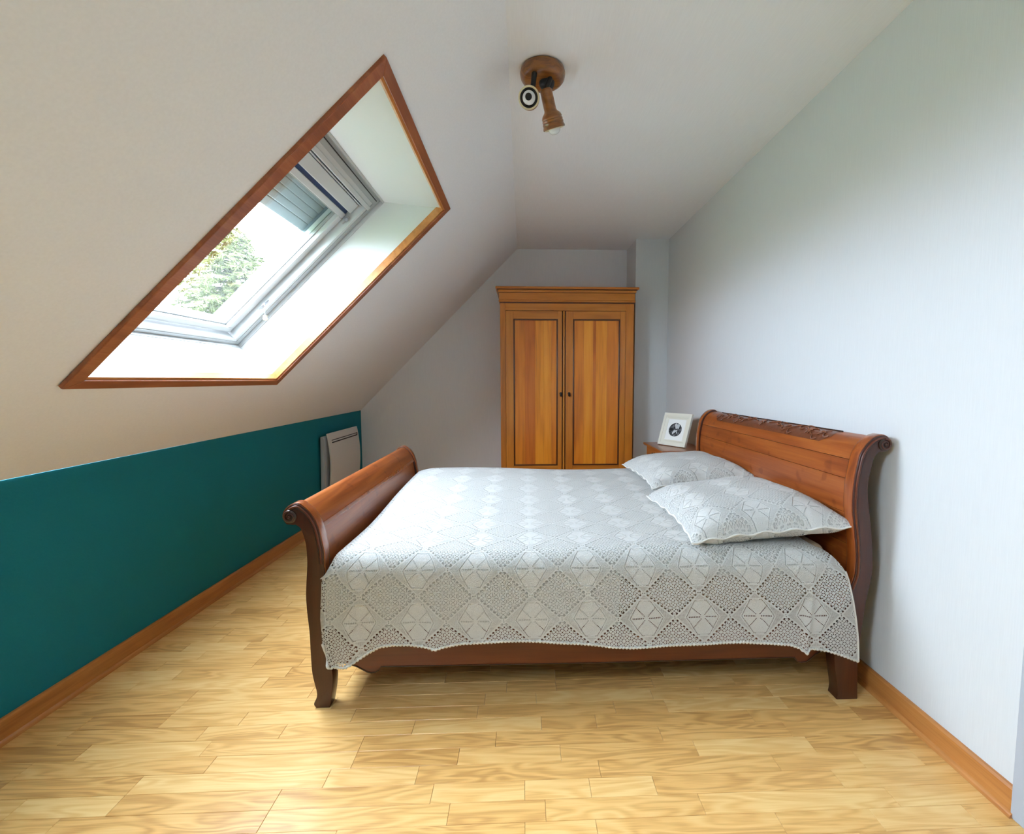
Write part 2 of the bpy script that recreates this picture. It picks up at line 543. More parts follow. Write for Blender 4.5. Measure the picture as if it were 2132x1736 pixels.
hidden = []
y = RY
planks = []
while y < YF:
    x0 = -1.86 + 0.0
    x = x0 - rng.uniform(0, 0.4)
    yc = y + 0.035
    wl = KN(yc).x - 0.02
    x = wl
    first = True
    while x < XR:
        ln = rng.choice((0.20, 0.28, 0.34, 0.40, 0.46, 0.52, 0.58))
        if first: ln = rng.choice((0.14, 0.22, 0.34, 0.5)); first = False
        if x + ln > XR - 0.08: ln = XR - x + 0.01
        ln = round(ln, 2)
        xc = x + ln / 2
        seen = (1.0 < yc < 2.1) or (yc >= 2.1 and x < -0.62)
        planks.append((xc, yc, ln, seen, max(abs(xc), 0.1)))
        x += max(ln, 0.05)
    y += 0.07
for xc, yc, ln, seen, _ in planks:
    if not seen:
        hidden.append((xc, yc, ln)); continue
    o = bpy.data.objects.new('floor_plank', plank(ln)); scene.collection.objects.link(o)
    o.location = (xc, yc, -0.0005 * rng.random()); o.parent = floor
mb = MB()
for xc, yc, ln in hidden:
    l2, w2 = ln / 2 - 0.0006, 0.0344
    mb.box(xc - l2, xc + l2, yc - w2, yc + w2, -0.008, -0.0003)
mb.build('floor_strip_field', M['floor'], floor, kind='stuff', fix=False)

# walls
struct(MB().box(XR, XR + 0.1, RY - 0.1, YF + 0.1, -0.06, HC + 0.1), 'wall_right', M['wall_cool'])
# knee wall (teal), slightly out of square as in the room
k0, k1, k2 = KN(RY), KN(1.6), KN(YF)
mb = MB()
for a, b in ((k0, k1), (k1, k2)):
    mb.hexa([(a.x - 0.1, a.y, -0.06), (b.x - 0.1, b.y, -0.06), (b.x, b.y, -0.06), (a.x, a.y, -0.06)],
            [(a.x - 0.1, a.y, a.z + 0.003), (b.x - 0.1, b.y, b.z + 0.003), (b.x, b.y, b.z), (a.x, a.y, a.z)])
struct(mb, 'wall_left', M['teal'])
# far wall, above and beside the wardrobe alcove
mb = MB()
mb.prism([(-1.9, -0.06), (XR + 0.1, -0.06), (XR + 0.1, HC + 0.1), (-1.9, HC + 0.1)], lambda a, b, d: (a, d, b), YF, YF + 0.1)
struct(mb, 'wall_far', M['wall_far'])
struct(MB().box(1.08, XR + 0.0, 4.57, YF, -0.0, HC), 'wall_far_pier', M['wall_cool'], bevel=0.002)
# flat ceiling
struct(MB().box(X_RIDGE, XR + 0.1, RY - 0.1, YF + 0.1, HC, HC + 0.08), 'ceiling', M['ceiling'])
# unseen rear wall, two-toned to shape the fill light: dark below, pale above
wr_ = struct(MB().box(-2.0, XR + 0.1, RY - 0.12, RY, 0, 1.35), 'wall_rear', M['teal'])
MB().box(-2.0, XR + 0.1, RY - 0.12, RY, 1.35, HC + 0.05).build('upper_wall_fill', M['wall_far'], wr_)

# sloping ceiling with the skylight opening (a ruled surface, as the knee wall is a little skewed)
SLEN = 2.416
OP = (0.478, 1.888, 1.575, 2.80)
yb = [RY - 0.1, R3[0], R3[1], 1.0, OP[2], OP[3], 3.6, YF + 0.02]
sb = [0.0, OP[0], OP[1], SLEN]


def ruled(s, Y):
    a = KN(Y); b = Vector((X_RIDGE, Y, HC)); return a + (b - a) * (s / SLEN)


mb = MB()
for i in range(len(yb) - 1):
    for j in range(3):
        if i in (1, 4) and j == 1: continue
        mb.add([ruled(sb[j], yb[i]), ruled(sb[j + 1], yb[i]), ruled(sb[j + 1], yb[i + 1]), ruled(sb[j], yb[i + 1])], [(0, 1, 2, 3)])
struct(mb, 'ceiling_slope', M['slope'])

# baseboards: board plus a quarter-round bead at its foot


def skirting(name, path, side):
    """path: floor points of the wall line; side: +1 when the room is on the +x side."""
    mb = MB()
    prof = [(0, 0), (0.013, 0), (0.013, 0.078), (0.008, 0.085), (0, 0.086)]
    bead = [(0.013, 0), (0.024, 0), (0.0235, 0.006), (0.020, 0.012), (0.013, 0.016)]
    for pr, dst in ((prof, 0), (bead, 1)):
        vs = []
        for p in path:
            for a, b in pr: vs.append((p[0] + side * a, p[1], b))
        n = len(pr); fs = [tuple(range(n)), tuple(range(n * len(path) - 1, n * len(path) - n - 1, -1))]
        for i in range(len(path) - 1):
            for k in range(n):
                a, b2 = i * n + k, i * n + (k + 1) % n
                fs.append((a, b2, b2 + n, a + n))
        if dst == 0: m0 = MB().add(vs, fs)
        else: m1 = MB().add(vs, fs)
    o = m0.build(name, M['skirting']); o['kind'] = 'structure'
    m1.build('quarter_round', M['skirting'], o, smooth=40)
    return o


skirting('baseboard_left', [(KN(RY).x, RY), (KN(1.6).x, 1.6), (KN(YF).x, YF)], 1)
skirting('baseboard_right', [(XR, 1.19), (XR, YF - 0.40)], -1)
mb = MB(); mb.box(-1.66, 1.08, YF - 0.013, YF, 0, 0.086)
struct(mb, 'baseboard_far', M['skirting'], bevel=0.002)
# door casing at the near end of the right wall
d1 = empty('door_1', (XR, 1.0, 0), kind='structure')
MB().box(XR - 0.016, XR, 1.12, 1.196, 0, 2.1).build('door_casing', M['door_paint'], d1, bevel=0.003)
MB().box(XR - 0.016, XR, 0.20, 0.276, 0, 2.1).build('door_casing', M['door_paint'], d1, bevel=0.003)
MB().box(XR - 0.016, XR, 0.276, 1.12, 2.03, 2.1).build('door_casing', M['door_paint'], d1, bevel=0.003)
MB().box(XR - 0.006, XR + 0.002, 0.276, 1.12, 0.005, 2.03).build('door_leaf', M['door_paint'], d1)

# ------------------------------------------------------------------ skylight
sky = empty('window_1', SP(1.0, 2.18, 0), kind='structure')
sky['label'] = 'tilted roof window in a deep white reveal with a wooden casing'


def sbox(s0, s1, y0, y1, o0, o1):
    return MB().add([SP(s, y, o) for s, y, o in ((s0, y0, o0), (s1, y0, o0), (s1, y1, o0), (s0, y1, o0), (s0, y0, o1), (s1, y0, o1), (s1, y1, o1), (s0, y1, o1))],
                    [(0, 3, 2, 1), (4, 5, 6, 7), (0, 1, 5, 4), (1, 2, 6, 5), (2, 3, 7, 6), (3, 0, 4, 7)])


# casing: four mitred members round the opening
oo = [(0.452, 1.548), (1.905, 1.545), (1.905, 2.822), (0.458, 2.84)]
ii = [(0.494, 1.592), (1.868, 1.590), (1.866, 2.768), (0.498, 2.785)]
for k in range(4):
    a, b = oo[k], oo[(k + 1) % 4]; c, d = ii[(k + 1) % 4], ii[k]
    mb = MB()
    mb.hexa([SP(*a, -0.012), SP(*b, -0.012), SP(*c, -0.016), SP(*d, -0.016)], [SP(*a, 0.004), SP(*b, 0.004), SP(*c, 0.004), SP(*d, 0.004)])
    mb.build('casing_board', M['casing'], sky, bevel=0.003)
    # return bead into the reveal
    e, f = [(p[0] + (0.009 if p[0] < 1 else -0.009), p[1] + (0.009 if p[1] < 2 else -0.009)) for p in (ii[(k + 1) % 4], ii[k])]
    mb = MB()
    mb.hexa([SP(*d, -0.008), SP(*c, -0.008), SP(*e, -0.006), SP(*f, -0.006)], [SP(*d, 0.03), SP(*c, 0.03), SP(*e, 0.03), SP(*f, 0.03)])
    mb.build('casing_lip', M['skirting'], sky)
# reveal: four plastered faces running out to the window
RO = 0.265
ri = [(ii[0][0], ii[0][1]), (ii[1][0], ii[1][1]), (ii[2][0], ii[2][1]), (ii[3][0], ii[3][1])]
rf = [(0.490, 1.60), (1.649, 1.60), (1.649, 2.778), (0.490, 2.782)]
for k in range(4):
    a, b = ri[k], ri[(k + 1) % 4]; c, d = rf[(k + 1) % 4], rf[k]
    cen = Vector((1.05, 2.18))

    def push(p, t=0.02):
        q = Vector(p); return (q.x + (t if q.x > 1.05 else -t), q.y + (t if q.y > 2.18 else -t))
    mb = MB()
    mb.hexa([SP(*a, 0.002), SP(*b, 0.002), SP(*c, RO), SP(*d, RO)], [SP(*push(a), 0.002), SP(*push(b), 0.002), SP(*push(c), RO), SP(*push(d), RO)])
    mb.hexa([SP(*c, RO), SP(*d, RO), SP(*push(d, 0.05), RO), SP(*push(c, 0.05), RO)], [SP(*c, 0.275), SP(*d, 0.275), SP(*push(d, 0.05), 0.34), SP(*push(c, 0.05), 0.34)])
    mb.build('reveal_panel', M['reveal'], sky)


def ring(name, outer, inner, o0, o1, mat, bevel=0.002):
    (s0, s1, y0, y1), (a0, a1, b0, b1) = outer, inner
    sbox(s0, a0, y0, y1, o0, o1).build(name, mat, sky, bevel=bevel)
    sbox(a1, s1, y0, y1, o0, o1).build(name, mat, sky, bevel=bevel)
    sbox(a0, a1, y0, b0, o0, o1).build(name, mat, sky, bevel=bevel)
    sbox(a0, a1, b1, y1, o0, o1).build(name, mat, sky, bevel=bevel)


ring('lining_strip', (0.484, 1.655, 1.594, 2.786), (0.494, 1.645, 1.604, 2.774), 0.255, 0.275, M['pvc'])
ring('outer_frame', (0.484, 1.655, 1.594, 2.786), (0.527, 1.553, 1.668, 2.712), 0.2755, 0.40, M['pvc'], 0.003)
ring('frame_step', (0.50, 1.64, 1.61, 2.768), (0.515, 1.60, 1.64, 2.735), 0.272, 0.29, M['pvc_grey'])
# the sash: four members
SS = (0.538, 1.470, 1.674, 2.706); GG = (0.570, 1.421, 1.722, 2.658)
for n_, bx in (('sash_rail', (SS[0], GG[0], SS[2], SS[3])), ('sash_rail', (GG[1], 1.453, SS[2], SS[3])),
               ('sash_stile', (GG[0], GG[1], SS[2], GG[2])), ('sash_stile', (GG[0], GG[1], GG[3], SS[3]))):
    sbox(*bx, 0.318, 0.385).build(n_, M['pvc'], sky, bevel=0.004)
ring('glazing_bead', (0.568, 1.424, 1.719, 2.661), (0.577, 1.414, 1.728, 2.652), 0.340, 0.352, M['pvc_grey'], 0.001)
sbox(0.570, 1.421, 1.722, 2.658, 0.357, 0.363).build('glass_pane', M['glass'], sky)
sbox(1.453, 1.474, 1.674, 2.698, 0.322, 0.335).build('blind_strip', M['navy'], sky)
sbox(1.474, 1.538, 1.674, 2.706, 0.305, 0.36).build('ventilation_flap', M['pvc'], sky, bevel=0.006)
sbox(1.541, 1.548, 1.674, 2.706, 0.297, 0.31).build('flap_rail', M['pvc'], sky, bevel=0.002)
sbox(1.553, 1.578, 1.62, 2.745, 0.270, 0.300).build('control_bar', M['pvc'], sky, bevel=0.005)
sbox(1.580, 1.598, 1.62, 2.755, 0.278, 0.300).build('control_bar', M['pvc_grey'], sky, bevel=0.004)
sbox(1.600, 1.622, 1.62, 2.745, 0.284, 0.300).build('blind_headrail', M['pvc_grey'], sky, bevel=0.004)
sbox(1.623, 1.628, 1.62, 2.735, 0.268, 0.300).build('shadow_gap', M['black'], sky)
# outside: shutter rails and slats half lowered
sbox(0.55, 1.62, 1.66, 1.722, 0.372, 0.425).build('shutter_rail', M['alu'], sky, bevel=0.003)
sbox(0.55, 1.62, 2.660, 2.72, 0.372, 0.425).build('shutter_rail', M['alu'], sky, bevel=0.003)
sbox(0.55, 0.572, 1.66, 2.72, 0.372, 0.41).build('outer_sill', M['alu'], sky, bevel=0.003)
s_ = 1.222
while s_ < 1.60:
    w_ = 0.040 if s_ > 1.23 else 0.050
    sbox(s_, s_ + w_ + 0.001, 1.68, 2.715, 0.400, 0.414).build('shutter_slat', M['shutter'], sky, bevel=0.0055)
    s_ += w_
sbox(1.226, 1.60, 1.68, 2.715, 0.4135, 0.418).build('shutter_web', M['alu'], sky)
sbox(1.60, 1.72, 1.66, 2.72, 0.37, 0.47).build('shutter_box', M['alu'], sky, bevel=0.01)
# roof window added out of view behind the camera to light the foreground
w3 = empty('fill_window', SP(1.1, 0.1, 0), kind='structure')
for bx in ((0.44, 0.49, R3[0] - .04, R3[1] + .04), (1.876, 1.926, R3[0] - .04, R3[1] + .04), (0.49, 1.876, R3[0] - .04, R3[0] + .01), (0.49, 1.876, R3[1] - .01, R3[1] + .04)):
    sbox(*bx, -0.014, 0.004).build('casing_board', M['casing'], w3, bevel=0.003)
for bx in ((0.44, 0.478, R3[0] - .04, R3[1] + .04), (1.888, 1.926, R3[0] - .04, R3[1] + .04), (0.478, 1.888, R3[0] - .04, R3[0]), (0.478, 1.888, R3[1], R3[1] + .04)):
    sbox(*bx, 0.004, 0.27).build('reveal_panel', M['reveal'], w3)
for bx in ((0.44, 0.53, R3[0] - .04, R3[1] + .04), (1.83, 1.926, R3[0] - .04, R3[1] + .04), (0.53, 1.83, R3[0] - .04, R3[0] + .05), (0.53, 1.83, R3[1] - .05, R3[1] + .04)):
    sbox(*bx, 0.27, 0.34).build('fill_window_frame', M['pvc'], w3, bevel=0.003)
sbox(0.53, 1.83, R3[0] + .05, R3[1] - .05, 0.31, 0.316).build('glass_pane', M['glass'], w3)
# latch, friction catch and pull cord
mb = MB(); mb.lathe([(0.004, 0), (0.012, 0.002), (0.013, 0.012), (0.009, 0.02), (0.004, 0.022)], SP(1.425, 2.700, 0.30), ES, 16)
mb.tube([SP(1.405, 2.705, 0.30), SP(1.46, 2.70, 0.298)], 0.004); mb.build('latch_knob', M['steel'], sky, smooth=40)
mb = MB(); mb.tube([SP(0.745, 2.715, 0.296), SP(0.765, 2.705, 0.292), SP(0.785, 2.712, 0.296), SP(0.80, 2.705, 0.292), SP(0.815, 2.715, 0.296)], 0.004)
mb.box(*[c for a in (0, 1, 2) for c in (SP(0.78, 2.715, 0.298)[a] - 0.008, SP(0.78, 2.715, 0.298)[a] + 0.008)])
mb.build('catch', M['steel'], sky, smooth=40)
cp = SP(0.785, 2.69, 0.28)
MB().tube([cp, cp + Vector((0, 0, -0.055))], 0.0012, 6).build('cord', M['pvc_grey'], sky)
MB().lathe([(0.003, 0.0), (0.010, 0.003), (0.013, 0.014), (0.008, 0.020), (0.012, 0.027), (0.004, 0.030)], cp + Vector((0, 0, -0.082)), (0, 0, 1), 16).build('cord_bob', M['cream_ring'], sky, smooth=40)

# ------------------------------------------------------------------ outside: lawn and conifer
o = struct(MB().box(-60, 60, -40, 80, -3.2, -3.0), 'ground', M['lawn'])
tree = empty('conifer_tree', (-8.3, 14, -3.0))
tag(tree, 'feathery pale green conifer seen through the skylight glass', 'tree')
rng = random.Random(3)
MB().tube([(-8.3, 14, -3.05), (-8.3, 14, 1.0), (-8.25, 14, 4.2), (-8.2, 14, 5.6)], [0.22, 0.14, 0.05, 0.012], 8).build('trunk', M['bark'], tree, smooth=60)
twigs, needles = MB(), MB()


def spike(mb, p, d, ln, w):
    d = d.normalized(); x = d.cross(Vector((0, 0, 1)))
    if x.length < 0.01: x = Vector((1, 0, 0))
    x.normalize(); u = x.cross(d)
    mb.add([p + x * w, p - x * w * 0.5 + u * w, p - x * w * 0.5 - u * w, p + d * ln], [(0, 1, 3), (1, 2, 3), (2, 0, 3)])


for ib in range(190):
    z = 5.5 - 5.0 * (ib / 190) ** 0.85
    rad = 0.22 + 0.62 * (5.6 - z) * rng.uniform(0.75, 1.1)
    rad = min(rad, 3.2)
    a = ib * 2.399 + rng.uniform(-0.3, 0.3)
    dirv = Vector((math.cos(a), math.sin(a), 0))
    base = Vector((-8.25, 14, z))
    pts = []
    for k in range(9):
        t = k / 8
        pts.append(base + dirv * rad * t + Vector((0, 0, rad * (0.30 * t - 0.42 * t * t))))
    twigs.tube(pts, [0.028 * (1 - 0.85 * k / 8) for k in range(9)], 4)
    nl = int(10 + rad * 9)
    for q in range(nl):
        t = 0.18 + 0.82 * (q + rng.random()) / nl
        i0 = min(int(t * 8), 7); p = pts[i0].lerp(pts[i0 + 1], t * 8 - i0)
        sd = Vector((-dirv.y, dirv.x, 0)) * rng.choice((-1, 1))
        td = (sd * rng.uniform(0.5, 1) + dirv * rng.uniform(0.2, 0.8) + Vector((0, 0, rng.uniform(-0.5, 0.15)))).normalized()
        tl = rng.uniform(0.18, 0.42) * (1.15 - 0.5 * t)
        twigs.tube([p, p + td * tl * 0.55 + Vector((0, 0, 0.01)), p + td * tl + Vector((0, 0, -0.03))], [0.006, 0.004, 0.002], 3)
        for h_ in range(13):
            u = 0.10 + 0.90 * h_ / 12
            pp = p + td * tl * u
            nd = td + Vector((rng.uniform(-1, 1), rng.uniform(-1, 1), rng.uniform(-0.9, 0.7))) * 0.9
            spike(needles, pp, nd, rng.uniform(0.09, 0.17), 0.013)
o = twigs.build('branches', M['bark'], tree, fix=False, kind='stuff')
o = needles.build('needle_foliage', M['needles'], tree, fix=False, kind='stuff')

# ------------------------------------------------------------------ sleigh bed
bed = empty('sleigh_bed', (0.25, 2.5, 0))
tag(bed, 'dark cherry wooden sleigh bed with scrolled headboard and footboard', 'bed')
YB0F, YB0H, YB1 = 1.74, 1.70, 3.33

foot_out = [(-0.850, 0.712), (-0.841, 0.712), (-0.825, 0.698), (-0.815, 0.671), (-0.808, 0.637), (-0.806, 0.6), (-0.806, 0.562), (-0.811, 0.499), (-0.815, 0.442), (-0.813, 0.377), (-0.807, 0.293), (-0.806, 0.218), (-0.803, 0.142), (-0.795, 0.094), (-0.789, 0.065), (-0.790, 0.042), (-0.801, 0.016), (-0.792, 0.0)]
foot_in = [(-0.873, 0.714), (-0.884, 0.727), (-0.887, 0.748), (-0.880, 0.765), (-0.866, 0.780), (-0.846, 0.790), (-0.827, 0.789), (-0.809, 0.776), (-0.789, 0.756), (-0.771, 0.725), (-0.758, 0.683), (-0.751, 0.643), (-0.745, 0.607), (-0.744, 0.552), (-0.744, 0.496), (-0.746, 0.422), (-0.748, 0.329), (-0.744, 0.235), (-0.731, 0.168), (-0.727, 0.111), (-0.732, 0.054), (-0.742, 0.0)]
head_out = [(1.345, 0.974), (1.335, 0.973), (1.318, 0.95), (1.309, 0.909), (1.302, 0.869), (1.301, 0.825), (1.308, 0.769), (1.317, 0.712), (1.327, 0.644), (1.336, 0.531), (1.33, 0.465), (1.319, 0.408), (1.309, 0.322), (1.3, 0.225), (1.297, 0.147), (1.300, 0.069), (1.303, 0.0)]
head_in = [(1.365, 0.977), (1.377, 0.987), (1.381, 1.004), (1.377, 1.020), (1.366, 1.032), (1.352, 1.038), (1.336, 1.036), (1.312, 1.026), (1.284, 0.998), (1.265, 0.963), (1.255, 0.914), (1.248, 0.87), (1.245, 0.814), (1.246, 0.759), (1.255, 0.69), (1.264, 0.626), (1.269, 0.57), (1.268, 0.504), (1.252, 0.447), (1.221, 0.362), (1.204, 0.266), (1.202, 0.166), (1.213, 0.091), (1.222, 0.032), (1.218, 0.0)]


def v2(l, n=5): return [(p.x, p.y) for p in cat_rom([(a, b, 0) for a, b in l], n)]


def offset(prof, d):
    out = []
    for i, p in enumerate(prof):
        a, b = prof[max(i - 1, 0)], prof[min(i + 1, len(prof) - 1)]
        t = Vector((b[0] - a[0], b[1] - a[1])).normalized()
        out.append((p[0] - t.y * d, p[1] + t.x * d))
    return out


def xz(a, b, d): return (a, d, b)


def post(pin, pout, y0, y1, near, sign):
    """One continuous scrolled post from the floor to the scroll, cut from a thick plank."""
    poly = v2(pin) + list(reversed(v2(pout)))
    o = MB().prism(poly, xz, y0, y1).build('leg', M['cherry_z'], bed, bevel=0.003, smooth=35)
    return o


def spiral_pts(c, r0, r1, turns, y, start, sign, n=48):
    out = []
    for i in range(n + 1):
        t = i / n; r = r0 + (r1 - r0) * t; a = start + sign * t * turns * 2 * math.pi
        out.append((c[0] + r * math.cos(a), y, c[1] + r * math.sin(a)))
    return out


def dress_post(o, pin, c, y_face, out, sign, z_stop):
    """Scroll volute, edge bead and dark quirk on the face of a post."""
    p = v2(pin)
    edge = [q for q in offset(p, 0.010 * -sign) if True]
    keep = [(a, b) for (a, b) in edge if b > z_stop]
    keep = keep[2:]
    MB().tube([(a, y_face + out * 0.001, b) for a, b in keep], 0.0046, 8).build('edge_bead', M['cherry_x'], o, smooth=60)
    q2 = [(a, b) for (a, b) in offset(p, 0.017 * -sign) if b > z_stop][12:]
    MB().tube([(a, y_face + out * -0.0005, b) for a, b in q2], 0.0022, 6).build('dark_quirk', M['dark_line'], o)
    mb = MB()
    mb.lathe([(0.0245, 0), (0.0245, 0.004), (0.022, 0.006), (0.0, 0.006)], (c[0], y_face, c[1]), (0, out, 0), 28)
    mb.build('scroll_disc', M['dark_line'], o, smooth=40)
    mb = MB()
    mb.tube(spiral_pts(c, 0.0215, 0.006, 1.6, y_face + out * 0.0065, math.radians(80 if sign > 0 else 100), sign), [0.0045 - 0.0016 * i / 48 for i in range(49)], 8)
    mb.lathe([(0.006, 0), (0.006, 0.005), (0.003, 0.0085), (0.0005, 0.009)], (c[0], y_face + out * 0.004, c[1]), (0, out, 0), 16)
    mb.build('scroll_volute', M['cherry_z'], o, smooth=60)


FC, HCn = (-0.861, 0.744), (1.356, 1.004)
lf = post(foot_in, foot_out, YB0F, YB0F + 0.052, True, 1)
dress_post(lf, foot_in, FC, YB0F, -1, 1, 0.56)
lb = post(foot_in, foot_out, YB1 - 0.052, YB1, False, 1)
dress_post(lb, foot_in, FC, YB1, 1, 1, 0.56)
hf = post(head_in, head_out, YB0H, YB0H + 0.055, True, -1)
dress_post(hf, head_in, HCn, YB0H, -1, -1, 0.43)
hb = post(head_in, head_out, YB1 - 0.052, YB1, False, -1)
dress_post(hb, head_in, HCn, YB1, 1, -1, 0.43)


def strip(prof, thick, y0, y1, sign):
    a = prof; b = offset(prof, thick * -sign)
    return MB().prism(a + list(reversed(b)), xz, y0, y1)


def zcut(p, z0, z1, after=0):
    return [q for q in p[after:] if z0 <= q[1] <= z1]


# inner face cap of the posts (lighter polished edge seen from the bed)
for o, pin, sg, y0, zs in ((lf, foot_in, 1, YB0F + 0.004, 0.50), (lb, foot_in, 1, YB1 - 0.048, 0.30), (hf, head_in, -1, YB0H + 0.004, 0.36), (hb, head_in, -1, YB1 - 0.048, 0.36)):
    p = v2(pin); p = [q for i, q in enumerate(p) if q[1] > zs and i > 6]
    strip(offset(p, 0.003 * sg), 0.006, y0, y0 + 0.044, sg).build('post_cap', M['cap'], o, bevel=0.0015, smooth=40)

# footboard: a convex upper roll above a fillet and the lower panel
fb = empty('footboard', (-0.8, 2.53, 0.2)); fb.parent = bed; fb.matrix_parent_inverse = bed.matrix_world.inverted()
pf = v2(foot_in, 8)
pf_n = offset(pf, -0.006)
ztop = [q for i, q in enumerate(pf_n) if q[1] > 0.700 and i > 14]
pf_u = ztop
pf_l = [q for i, q in enumerate(offset(pf, -0.013)) if 0.20 < q[1] < 0.688 and i > 20]
pf_m = [q for i, q in enumerate(offset(pf, -0.002)) if 0.684 < q[1] < 0.704 and i > 20]
FY0, FY1 = YB0F + 0.050, YB1 - 0.050
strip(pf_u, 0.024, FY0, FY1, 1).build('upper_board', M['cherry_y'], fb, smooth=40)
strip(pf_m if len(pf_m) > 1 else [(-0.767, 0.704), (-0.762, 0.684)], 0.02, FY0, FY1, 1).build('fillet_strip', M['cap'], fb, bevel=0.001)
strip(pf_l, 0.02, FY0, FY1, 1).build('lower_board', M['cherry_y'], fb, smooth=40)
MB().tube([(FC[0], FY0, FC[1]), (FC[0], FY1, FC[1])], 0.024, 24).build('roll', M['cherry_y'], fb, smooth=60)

# headboard: horizontal boards following the scroll
hd = empty('headboard', (1.3, 2.52, 0.3)); hd.parent = bed; hd.matrix_parent_inverse = bed.matrix_world.inverted()
ph = offset(v2(head_in, 10), 0.011)
HY0, HY1 = YB0H + 0.050, YB1 - 0.050
cuts = [2.0, 0.937, 0.862, 0.728, 0.600, 0.45, 0.26]
for hi, lo in zip(cuts, cuts[1:]):
    seg_ = [q for i, q in enumerate(ph) if lo + 0.0006 < q[1] <= hi - 0.0006 and i > 36]
    # close the ends on the cut heights
    def at(z):
        for a, b in zip(ph[30:], ph[31:]):
            if a[1] >= z >= b[1]: return (a[0] + (b[0] - a[0]) * (a[1] - z) / max(a[1] - b[1], 1e-6), z)
    if hi < 1.5: seg_ = [at(hi - 0.0008)] + seg_
    seg_ = seg_ + [at(lo + 0.0008)]
    strip(seg_, 0.02, HY0, HY1, -1).build('board', M['cherry_y'], hd, bevel=0.0012, smooth=35, seg=1)
MB().tube([(HCn[0], HY0, HCn[1]), (HCn[0], HY1, HCn[1])], 0.024, 24).build('roll', M['cherry_y'], hd, smooth=60)


def hsurf(w, lift=0.0):
    """Point on the headboard face; w = profile index fraction measured from z=0.96 up to 1.022."""
    pr = offset(v2(head_in, 10), 0.011 - lift)
    seg_ = [q for i, q in enumerate(pr) if i > 50 and q[1] > 0.935]
    seg_ = list(reversed(seg_))
    k = max(0.0, min(0.9999, w)) * (len(seg_) - 1); i = int(k)
    a, b = seg_[i], seg_[min(i + 1, len(seg_) - 1)]
    return (a[0] + (b[0] - a[0]) * (k - i), a[1] + (b[1] - a[1]) * (k - i))


# carved frieze: a recessed-looking dark field with vines, leaves and blossoms in relief
W0, W1 = 0.26, 0.93
rows = []
for i in range(11):
    w = W0 + (W1 - W0) * i / 10
    ins = 0.0 if i > 3 else (3 - i) * 0.018
    x_, z_ = hsurf(w, 0.0012)
    rows.append([(x_, 1.93 + ins + (3.12 - 1.93 - 2 * ins) * j / 30, z_) for j in range(31)])
MB().grid(rows).build('carved_field', M['carve'], hd, smooth=60, fix=False)
xa, za = hsurf(W1, 0.003)
MB().tube([(xa, 1.92, za), (xa, 3.13, za)], 0.0028, 6).build('carved_border', M['dark_line'], hd)
mb = MB(); rngc = random.Random(5)
for half in (-1, 1):
    path = []
    for i in range(61):
        t = i / 60
        w = (W0 + W1) / 2 + 0.20 * math.sin(t * 4.2 * math.pi) * (0.5 + 0.5 * t)
        x_, z_ = hsurf(w, 0.004); path.append((x_, 2.525 + half * (0.06 + t * 0.50), z_))
    mb.tube(path, [0.0032 - 0.0012 * i / 60 for i in range(61)], 6)
    for i in range(4, 60, 4):
        p = Vector(path[i]); w = (W0 + W1) / 2 + 0.20 * math.sin(i / 60 * 4.2 * math.pi) * (0.5 + 0.5 * i / 60)
        sgn = 1 if (i // 4) % 2 else -1
        lp = []
        for k in range(9):
            u = k / 8; a = u * 3.4
            x_, z_ = hsurf(w + sgn * 0.16 * math.sin(min(a, 2.4)) , 0.0045)
            lp.append((x_, p.y + half * (0.012 + 0.022 * (1 - math.cos(a))), z_))
        mb.tube(lp, [0.0012 + 0.0026 * math.sin(math.pi * min(1, k / 8 + 0.05)) for k in range(9)], 6)
for yy, n_ in ((2.525, 7), (2.10, 6), (2.93, 6)):     # blossoms
    for k in range(n_):
        a = 2 * math.pi * k / n_
        x0, z0 = hsurf((W0 + W1) / 2, 0.004); x1, z1 = hsurf((W0 + W1) / 2 + 0.20 * math.sin(a), 0.005)
        mb.tube([(x0, yy, z0), ((x0 + x1) / 2, yy + 0.010 * math.cos(a), (z0 + z1) / 2), (x1, yy + 0.021 * math.cos(a), z1)], [0.0022, 0.0045, 0.002], 6)
mb.build('carved_vine', M['carve_hi'], hd, smooth=60)

# side rails with scalloped bracket ends
k_ = 1.757 / 1.80
rail_px = [(-0.736, 0.150), (-0.677, 0.129), (-0.661, 0.124), (-0.639, 0.111), (-0.62, 0.1), (-0.603, 0.095), (-0.587, 0.097), (-0.572, 0.105), (-0.565, 0.119), (0.266, 0.112), (1.105, 0.113), (1.117, 0.094), (1.133, 0.091), (1.155, 0.093), (1.169, 0.104), (1.19, 0.123), (1.216, 0.137), (1.246, 0.142), (1.28, 0.135)]
low = [(a * k_, 1.24 - (1.24 - b) * k_) for a, b in rail_px]
low[0] = (-0.735, low[0][1])
for yy in (1.757, YB1 - 0.052):
    r_ = MB().prism(low + [(1.25, 0.34), (-0.735, 0.34)], xz, yy, yy + 0.025).build('side_rail', M['cherry_x'], bed, bevel=0.002, smooth=40)
    MB().prism([(p[0], p[1] + 0.0) for p in low] + [(p[0], p[1] + 0.004) for p in reversed(low)], xz, yy - 0.002, yy).build('rail_bead', M['dark_line'], r_)
MB().box(-0.72, 1.24, 1.785, 3.27, 0.24, 0.262).build('slat_base', M['cherry_x'], bed)

# mattress and blanket
mt = MB().box(-0.685, 1.205, 1.782, 3.262, 0.264, 0.588).build('mattress', M['mattress'], bevel=0.035, smooth=50, seg=5)
tag(mt, 'tan mattress lying on the sleigh bed under the white covers', 'mattress')


